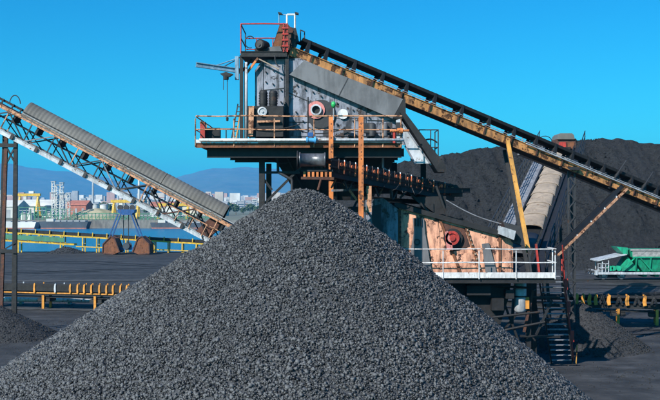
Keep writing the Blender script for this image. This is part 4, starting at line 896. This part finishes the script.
# ---------------------------------------------------------------- green hopper wagon on its track
YW = 94.8
tk_ = thing('railway_track', P(640, 281, YW), 'pair of dark rails let into the yard under the green wagon', 'track')
for dy in (-.75, .75): MB().ibar((12, YW + dy, .06), (70, YW + dy, .06), .08, .16, .03).build('rail', 'dark_steel', tk_)
wg = thing('hopper_wagon', P(640, 279, YW), 'green open hopper wagon with white end platform in front of the coal bank', 'wagon')
def W(u, v): return P(u, v, YW)
sx = W(589, 0).x; ex = W(722, 0).x
ch_ = MB()
for y_ in (YW - 1.2, YW + 1.2): ch_.bar((W(592, 0).x, y_, W(0, 272.5).z), (W(719, 0).x, y_, W(0, 272.5).z), .14, .22)
ch_ = ch_.build('underframe', 'pale_steel', wg)
MB().box(((sx + ex) / 2, YW, W(0, 273).z), (ex - sx - 1.6, 2.3, .16)).build('floor_plate', 'dark_steel', ch_)
MB().box((W(593, 0).x, YW, W(0, 272).z), (.2, 2.7, .42)).build('headstock', 'pale_steel', ch_); MB().box((W(718, 0).x, YW, W(0, 272).z), (.2, 2.7, .42)).build('headstock', 'pale_steel', ch_)
for dy in (-.85, .85): MB().lathe((W(592, 0).x, YW + dy, W(0, 271).z), -X, [(0, .1), (.34, .1), (.34, .24), (.40, .24), (.40, 0)], 14).build('buffer', 'dark_steel', ch_)
MB().bar((sx + .1, YW, W(0, 272.2).z), (sx + .8, YW, W(0, 272.2).z), .12, .14).build('coupler', 'black_steel', ch_)
zb, zt_ = W(0, 271).z, W(0, 249).z
hx = [W(u, 0).x for u in (643, 616.5, 626.5, 693, 684, 668)]
side = [V((W(640, 0).x, 0, zb)), V((W(628.5, 0).x, 0, W(0, 256.5).z)), V((W(626.5, 0).x, 0, zt_)), V((W(686, 0).x, 0, zt_)), V((W(684, 0).x, 0, W(0, 256.5).z)), V((W(672.5, 0).x, 0, zb))]
hm = MB()
for y_, i_ in ((YW - 1.4, 0), (YW + 1.4, 1)):
    for p_ in side: hm.v.append((p_.x, y_ + ((.55 if i_ == 0 else -.55) if p_.z < zb + .1 else 0), p_.z))
hm.f += [(0, 1, 2, 3, 4, 5), (11, 10, 9, 8, 7, 6)] + [(i, 6 + i, 6 + (i + 1) % 6, (i + 1) % 6) for i in range(6)]
hm = MB().add(hm.v, [(0, 1, 4, 5), (1, 2, 3, 4), (11, 10, 7, 6), (10, 9, 8, 7)] + [(i, 6 + i, 6 + (i + 1) % 6, (i + 1) % 6) for i in range(6)])
hop = hm.build('hopper', 'wagon_green', wg)
MB().bar((W(626, 0).x, YW - 1.45, zt_ - .03), (W(686.5, 0).x, YW - 1.45, zt_ - .03), .12, .16).build('top_rim', 'coal_load', hop)
MB().box(((W(627.5, 0).x + W(686, 0).x) / 2, YW - 1.42, W(0, 253).z), (W(686, 0).x - W(627.5, 0).x - .1, .04, .56)).build('upper_side_sheet', 'coal_load', hop)
MB().bar((W(628, 0).x, YW - 1.46, W(0, 256.5).z), (W(684.5, 0).x, YW - 1.46, W(0, 256.5).z), .1, .12).build('waist_rail', 'wagon_green', hop)
for u_ in (632, 646, 659, 672, 682): MB().bar((W(u_, 0).x, YW - 1.47, W(0, 256).z), (W(u_, 0).x, YW - 1.02, zb + .05), .1, .12, X).build('side_post', 'wagon_green', hop)
for (u0, v0, u1, v1) in ((636, 256.5, 622, 271), (639, 256.5, 652, 271), (690, 256, 704, 271)): MB().bar(P(u0, v0, YW - 1.42), P(u1, v1, YW - 1.2), .10, .12, YV).build('stay', 'wagon_green', hop)
plate(hop, ((616.5, 246.8), (627.8, 247.8), (628, 254.5), (623.5, 254)), YW - 1.0, 2.0, 'wagon_green', 'end_horn')
MB().poly([P(u, v, YW - .95) for u, v in ((619, 271), (628, 257), (640, 271))], (0, 1.9, 0)).build('end_slope', 'wagon_green', hop)
po = MB().poly([P(u, v, YW - 1.35) for u, v in ((597.5, 260.3), (622, 254.6), (627, 254), (627, 255), (622, 255.8), (597.5, 261.4))], (0, 2.7, 0)).build('porch_roof', 'pale_steel', wg)
for u_, v_ in ((599, 261), (605, 259.8)):
    for dy in (-1.2, 1.2): MB().bar((W(u_, 0).x, YW + dy, W(0, v_).z), (W(u_, 0).x, YW + dy, W(0, 272).z), .08).build('porch_post', 'pale_steel', po)
for v_ in (263, 267):
    MB().bar((W(594.5, 0).x, YW - 1.25, W(0, v_).z), (W(605, 0).x, YW - 1.25, W(0, v_).z), .06).build('porch_rail', 'pale_steel', po)
for u_ in (594.5, 597.5, 602): MB().bar((W(u_, 0).x, YW - 1.25, W(0, 262.5).z), (W(u_, 0).x, YW - 1.25, W(0, 272).z), .06).build('porch_rail', 'pale_steel', po)
for u_ in (610.5, 614, 619): MB().lathe(P(u_, 268.5, YW - 1.1), YV, [(0, 0), (0, .24), (.9, .24), (.9, 0)], 12).build('brake_cylinder', 'wagon_green', wg)
for c_ in (610, 704):
    bo = MB().box((W(c_, 0).x, YW, W(0, 276).z), (2.3, 1.2, .26)).build('bogie', 'black_steel', wg)
    for dx in (-.85, .85):
        for dy in (-.75, .75):
            wh = MB().lathe((W(c_, 0).x + dx, YW + dy - .07, .64), YV, [(0, 0), (0, .36), (.02, .43), (.12, .43), (.14, .36), (.14, 0)], 20).build('wheel', 'grey_mesh', bo)
        MB().box((W(c_, 0).x + dx, YW - .98, .64), (.34, .16, .3)).build('axle_box', 'white_paint', bo)
    MB().bar((W(c_, 0).x - 1.1, YW - .96, .86), (W(c_, 0).x + 1.1, YW - .96, .86), .1, .12).build('side_frame', 'pale_steel', bo)
for u_ in (645, 657, 668): MB().poly([P(u_ - 3.5, 272, YW - .8), P(u_ + 3.5, 272, YW - .8), P(u_ + 1.6, 277, YW - .8), P(u_ - 1.6, 277, YW - .8)], (0, 1.6, 0)).build('discharge_door', 'wagon_green', wg)

# ---------------------------------------------------------------- the far quay across the water
fq = MB().box((0, SH - 1, -1.0), (1600, 6, 4.0)).build('far_quay', 'quay_concrete'); tag(fq, kind='structure')
GZ = .9
def fz(y): return CAM_Z - GZ
def B(u0, u1, y, h, dep, mt_, name, parent=None, z0=GZ):
    x0, x1 = (u0 - U0) * y / FPX, (u1 - U0) * y / FPX
    return MB().box(((x0 + x1) / 2, y + dep / 2, z0 + h / 2), (x1 - x0, dep, h)).build(name, mt_, parent)
def shed(u0, u1, y, h, dep, wall, roof, label, doors=3):
    t_ = thing('warehouse', ((u0 + u1) / 2 * y / FPX - U0 * y / FPX, y, GZ), label, 'warehouse')
    w_ = B(u0, u1, y, h, dep, wall, 'wall', t_); x0, x1 = (u0 - U0) * y / FPX, (u1 - U0) * y / FPX
    MB().poly([(x0 - .5, y - .5, GZ + h), (x0 - .5, y + dep / 2, GZ + h + dep * .16), (x0 - .5, y + dep + .5, GZ + h), (x0 - .5, y + dep + .5, GZ + h - .3), (x0 - .5, y - .5, GZ + h - .3)], (x1 - x0 + 1, 0, 0)).build('roof', roof, t_)
    for k in range(doors):
        xc = x0 + (x1 - x0) * (k + .5) / doors; MB().box((xc, y - .03, GZ + h * .35), ((x1 - x0) / doors * .3, .12, h * .7)).build('door', 'far_grey', t_)
    return t_
shed(-40, 17, 560, 6.5, 22, 'far_white', 'far_white', 'long white warehouse across the water at the left edge')
shed(18, 51, 600, 6.8, 24, 'far_white', 'far_white', 'white warehouse below the yellow gantry across the water', 4)
shed(66, 86, 640, 7.5, 18, 'far_red', 'far_red', 'reddish brick warehouse right of the white lattice towers')
shed(150, 178, 620, 6.5, 18, 'far_white', 'far_red', 'white shed with red roof across the water behind the conveyor truss')
shed(182, 226, 700, 7.0, 20, 'far_cream', 'far_grey', 'cream shed across the water behind the conveyor end', 4)
def gantry(u0, u1, y, h, label, mt_='yellow_paint'):
    t_ = thing('gantry_crane', ((u0 + u1) / 2 * y / FPX - U0 * y / FPX, y, GZ), label, 'crane')
    x0, x1 = (u0 - U0) * y / FPX, (u1 - U0) * y / FPX
    g_ = MB().box(((x0 + x1) / 2, y, GZ + h - .7), (x1 - x0 + 3, 2.4, 1.5)).build('girder', mt_, t_)
    for x_ in (x0, x1):
        for dy in (-5, 5): MB().bar((x_, y, GZ + h - 1), (x_, y + dy, GZ), 1., 1., X).build('leg', mt_, t_)
        MB().box((x_, y, GZ + .6), (1.4, 12, 1.0)).build('bogie_beam', mt_, t_)
    MB().box((x0 + (x1 - x0) * .65, y, GZ + h + .7), (2.8, 2.4, 1.5)).build('trolley', 'far_white', t_); MB().box((x0 + (x1 - x0) * .3, y, GZ + h - 2.4), (1.8, 2, 2)).build('cab', 'far_white', t_)
gantry(20, 38, 590, 14.0, 'yellow gantry crane above the white warehouse')
gantry(114, 138, 520, 9.8, 'yellow gantry crane across the water just above the clamshell grab')
gantry(160, 188, 520, 8.0, 'low yellow gantry crane seen through the conveyor truss')
def lattice(u, y, w, h, label):
    x_ = (u - U0) * y / FPX; t_ = thing('lattice_tower', (x_, y, GZ), label, 'tower')
    for dx in (-w / 2, w / 2):
        for dy in (-w / 2, w / 2): MB().bar((x_ + dx, y + dy, GZ), (x_ + dx, y + dy, GZ + h), .2).build('leg', 'far_white', t_)
    n_ = int(h / 2.2)
    for k in range(n_):
        z0, z1 = GZ + h * k / n_, GZ + h * (k + 1) / n_; s_ = 1 if k % 2 else -1
        MB().bar((x_ - s_ * w / 2, y - w / 2, z0), (x_ + s_ * w / 2, y - w / 2, z1), .2).build('brace', 'far_white', t_)
        MB().bar((x_ - w / 2, y - w / 2, z1), (x_ + w / 2, y - w / 2, z1), .25).build('tie', 'far_white', t_)
    MB().box((x_, y, GZ + h * .72), (w + 1.2, w + 1.2, .3)).build('gallery', 'far_grey', t_); MB().box((x_, y, GZ + h + .2), (w + .6, w + .6, .4)).build('top_gallery', 'far_grey', t_)
lattice(53.5, 500, 1.6, 18.6, 'slim white lattice tower, leftmost of the four on the far quay')
lattice(58.0, 505, 2.2, 17.0, 'white lattice tower, second from left of the four on the far quay')
lattice(61.8, 500, 1.5, 18.0, 'slim white lattice tower, third from left of the four on the far quay')
lattice(68, 560, 2.0, 13.5, 'short white lattice tower, rightmost of the four on the far quay')
# green pipe racks
for (u0, u1, y, h, lab) in ((19, 46, 460, 6.0, 'green steel pipe rack on the far quay below the white warehouse'), (47, 74, 460, 5.2, 'green steel pipe rack at the foot of the white lattice towers'), (74, 128, 462, 3.2, 'low green pipe rack on the far quay left of the grab'), (140, 224, 462, 3.0, 'low green pipe rack on the far quay right of the grab')):
    t_ = thing('pipe_rack', ((u0 + u1) / 2 * y / FPX - U0 * y / FPX, y, GZ), lab, 'pipe rack')
    x0, x1 = (u0 - U0) * y / FPX, (u1 - U0) * y / FPX; n_ = int((u1 - u0) / 3.6)
    for k in range(n_ + 1):
        x_ = x0 + (x1 - x0) * k / n_; MB().bar((x_, y, GZ), (x_, y, GZ + h * random.uniform(.8, 1.1)), .3).build('post', 'far_green', t_)
    for z_ in (.45, .75, .98): MB().bar((x0, y, GZ + h * z_), (x1, y, GZ + h * z_), .3, .26).build('pipe', 'far_green' if z_ != .75 else 'far_grey', t_)
    for k in range(0, n_, 2): MB().bar((x0 + (x1 - x0) * k / n_, y, GZ), (x0 + (x1 - x0) * (k + 1) / n_, y, GZ + h * .75), .22).build('brace', 'far_green', t_)
# storage tanks
for k, (u0, u1, y, h, lab) in enumerate(((21, 27, 470, 3.0, 'squat white storage tank on the far quay, left of a pair'), (27.5, 33.5, 470, 3.0, 'squat white storage tank on the far quay, right of a pair'), (90, 99, 700, 8, 'pale storage tank behind the sandy bank'), (100, 108, 720, 7.5, 'pale storage tank right beside another behind the sandy bank'))):
    xc = ((u0 + u1) / 2 - U0) * y / FPX; r_ = (u1 - u0) / 2 * y / FPX; t_ = thing('storage_tank', (xc, y, GZ), lab, 'tank')
    MB().lathe((xc, y, GZ), Z, [(0, r_), (h, r_)], 24).build('shell', 'far_white', t_, True); MB().lathe((xc, y, GZ + h), Z, [(0, r_ + .1), (.25, r_ + .1), (.8, 0)], 24).build('roof', 'far_grey', t_)
# barges on the far side of the water
for (u0, u1, y, h, mt_, lab) in ((39, 88, 440, 3.2, 'barge_dark', 'long dark barge moored at the far quay'), (-20, 36, 443, 2.9, 'far_white', 'pale barge with red waterline moored at the far quay at left'), (150, 205, 445, 2.6, 'barge_dark', 'dark barge moored at the far quay right of the grab')):
    x0, x1 = (u0 - U0) * y / FPX, (u1 - U0) * y / FPX; t_ = thing('barge', ((x0 + x1) / 2, y, -2.6), lab, 'barge')
    MB().poly([(x0, y, -2.6 + h), (x1, y, -2.6 + h), (x1 - 1.2, y, -3.2), (x0 + 1.2, y, -3.2)], (0, 7, 0)).build('hull', mt_, t_)
    MB().poly([(x0 + .6, y - .04, -2.2), (x1 - .6, y - .04, -2.2), (x1 - .9, y - .04, -2.7), (x0 + .9, y - .04, -2.7)], (0, .1, 0)).build('waterline', 'far_red', t_)
    MB().box((x0 + (x1 - x0) * .2, y + 3.5, -2.6 + h + .6), (3.2, 4, 1.2)).build('deck_house', 'far_white' if mt_ != 'far_white' else 'far_grey', t_)
    for k in range(5): MB().box((x0 + (x1 - x0) * (.36 + k * .13), y + 3.5, -2.6 + h + .2), (2.2, 5, .4)).build('hatch', 'far_grey', t_)
# sandy bank
def sand_h(x, y): return GZ - .3 + np.clip(1 - ((x - (96 - U0) * .52) / 15) ** 2, 0, 1) * np.clip(1 - ((y - 520) / 14) ** 2, 0, 1) * 5.6 + .3 * fbm(x * .2, y * .2, 3, 2)
o = grid_mesh('sandy_bank', np.linspace((96 - U0) * .52 - 16, (96 - U0) * .52 + 16, 40), np.linspace(505, 535, 30), sand_h, 'sandy_bank'); tag(o, 'brown sandy bank on the far quay left of the grab', 'bank', kind='stuff')
# trees along the far quay
def tree(u, y, h, lab):
    x_ = (u - U0) * y / FPX; t_ = thing('tree', (x_, y, GZ), lab, 'tree', 'trees along the far shore')
    MB().tube((x_, y, GZ - .5), (x_, y, GZ + h * .6), .3, 6, .12).build('trunk', 'bark', t_)
    g_ = np.random.default_rng(int(u * 10)); n_ = 90; d_ = g_.normal(size=(n_, 3)); d_ /= np.linalg.norm(d_, axis=1, keepdims=True)
    pts_ = d_ * (g_.random((n_, 1)) ** .4) * np.array([h * .42, h * .42, h * .36]) + np.array([x_, y, GZ + h * .64])
    lv, lf = lumps(pts_, np.full(n_, h * .2), int(u)); MB().add(lv.tolist(), lf.tolist()).build('crown', 'tree_leaf', t_, fix=False)
for k, u in enumerate((78, 84, 88.5, 104, 109, 146, 151, 181, 190, 196, 204, 212, 219, 228, 236, 243, 250, 257)):
    tree(u, 760 + (k * 37) % 120, 6 + (k * 13) % 5, 'dark green tree on the far shore below the city')

# ---------------------------------------------------------------- the far city under the hills
g = np.random.default_rng(42)
walls = ['wall_white', 'wall_white', 'wall_cream', 'wall_grey', 'wall_pink']
us_ = np.concatenate([np.linspace(63, 200, 46), np.linspace(214, 268, 30)])
for k, u in enumerate(us_):
    y = g.uniform(1500, 2300); w = g.uniform(7, 13); h = g.uniform(7, 14) if g.random() < .8 else g.uniform(14, 24); x_ = (u + g.uniform(-1, 1) - U0) * y / FPX
    gz = float(shore_h(np.array([x_]), np.array([y]))[0]) - .5
    t_ = thing('apartment_block', (x_, y, gz), 'pale apartment block in the near rows of the far-off city', 'building', 'apartment blocks of the far city')
    wl_ = MB().box((x_, y, gz + h / 2), (w, 14, h)).build('wall', walls[int(g.integers(0, 5))], t_); MB().box((x_, y, gz + h + .4), (w + .8, 14.8, .8)).build('roof', 'far_grey' if k % 4 else 'far_red', t_)
    for f_ in range(int(h / 3.4)): MB().box((x_, y - 7.02, gz + 2 + f_ * 3.4), (w * .82, .1, 1.3)).build('window_band', 'window_dark', wl_)
m_ = [MB(), MB(), MB(), MB()]
for k in range(3600):
    u = g.uniform(-260, 520); y = g.uniform(2000, 5200); x_ = (u - U0) * y / FPX; w = g.uniform(8, 22); h = g.uniform(8, 20) if g.random() < .7 else g.uniform(20, 40)
    gz = 1 + min(3000, max(0, y - 900)) * .003; m_[k % 4].box((x_, y, gz + h / 2 - 2), (w, w, h))
for k, q_ in enumerate(m_):
    pass
cm = MB(); mi = []
for k, q_ in enumerate(m_): cm.add(q_.v, q_.f); mi += [k] * len(q_.f)
ct = cm.build('distant_city', 'wall_white', fix=False)
for n_ in ('wall_cream', 'wall_grey', 'wall_pink'): ct.data.materials.append(M[n_])
ct.data.polygons.foreach_set('material_index', mi[:len(ct.data.polygons)])
tag(ct, 'hazy mass of pale city buildings at the foot of the hills', 'city', kind='stuff')
for k, (u, y, h) in enumerate(((139, 1500, 55), (118, 1600, 48), (93, 1500, 44))):
    x_ = (u - U0) * y / FPX; o = MB().tube((x_, y, 0), (x_, y, h), 2.2, 12, 1.4).add([], []).build('chimney', 'far_grey' if k else 'far_white')
    tag(o, ('tall grey factory chimney in the far city, rightmost of three', 'grey factory chimney in the far city, middle one of three', 'grey factory chimney in the far city, leftmost of three')[k], 'chimney')

# ---------------------------------------------------------------- haze
hz_ = MB().box((0, 5500, 212), (23900, 11400, 436)).build('haze', 'far_white', fix=True)
hm_ = bpy.data.materials.new('haze_air'); hm_.use_nodes = True; N, L = hm_.node_tree.nodes, hm_.node_tree.links
N.remove(N['Principled BSDF']); pv = N.new('ShaderNodeVolumePrincipled'); pv.inputs['Color'].default_value = (.08, .50, 1, 1); pv.inputs['Density'].default_value = 1.05e-4
L.new(pv.outputs[0], N['Material Output'].inputs['Volume']); hz_.data.materials.clear(); hz_.data.materials.append(hm_); tag(hz_, kind='stuff')
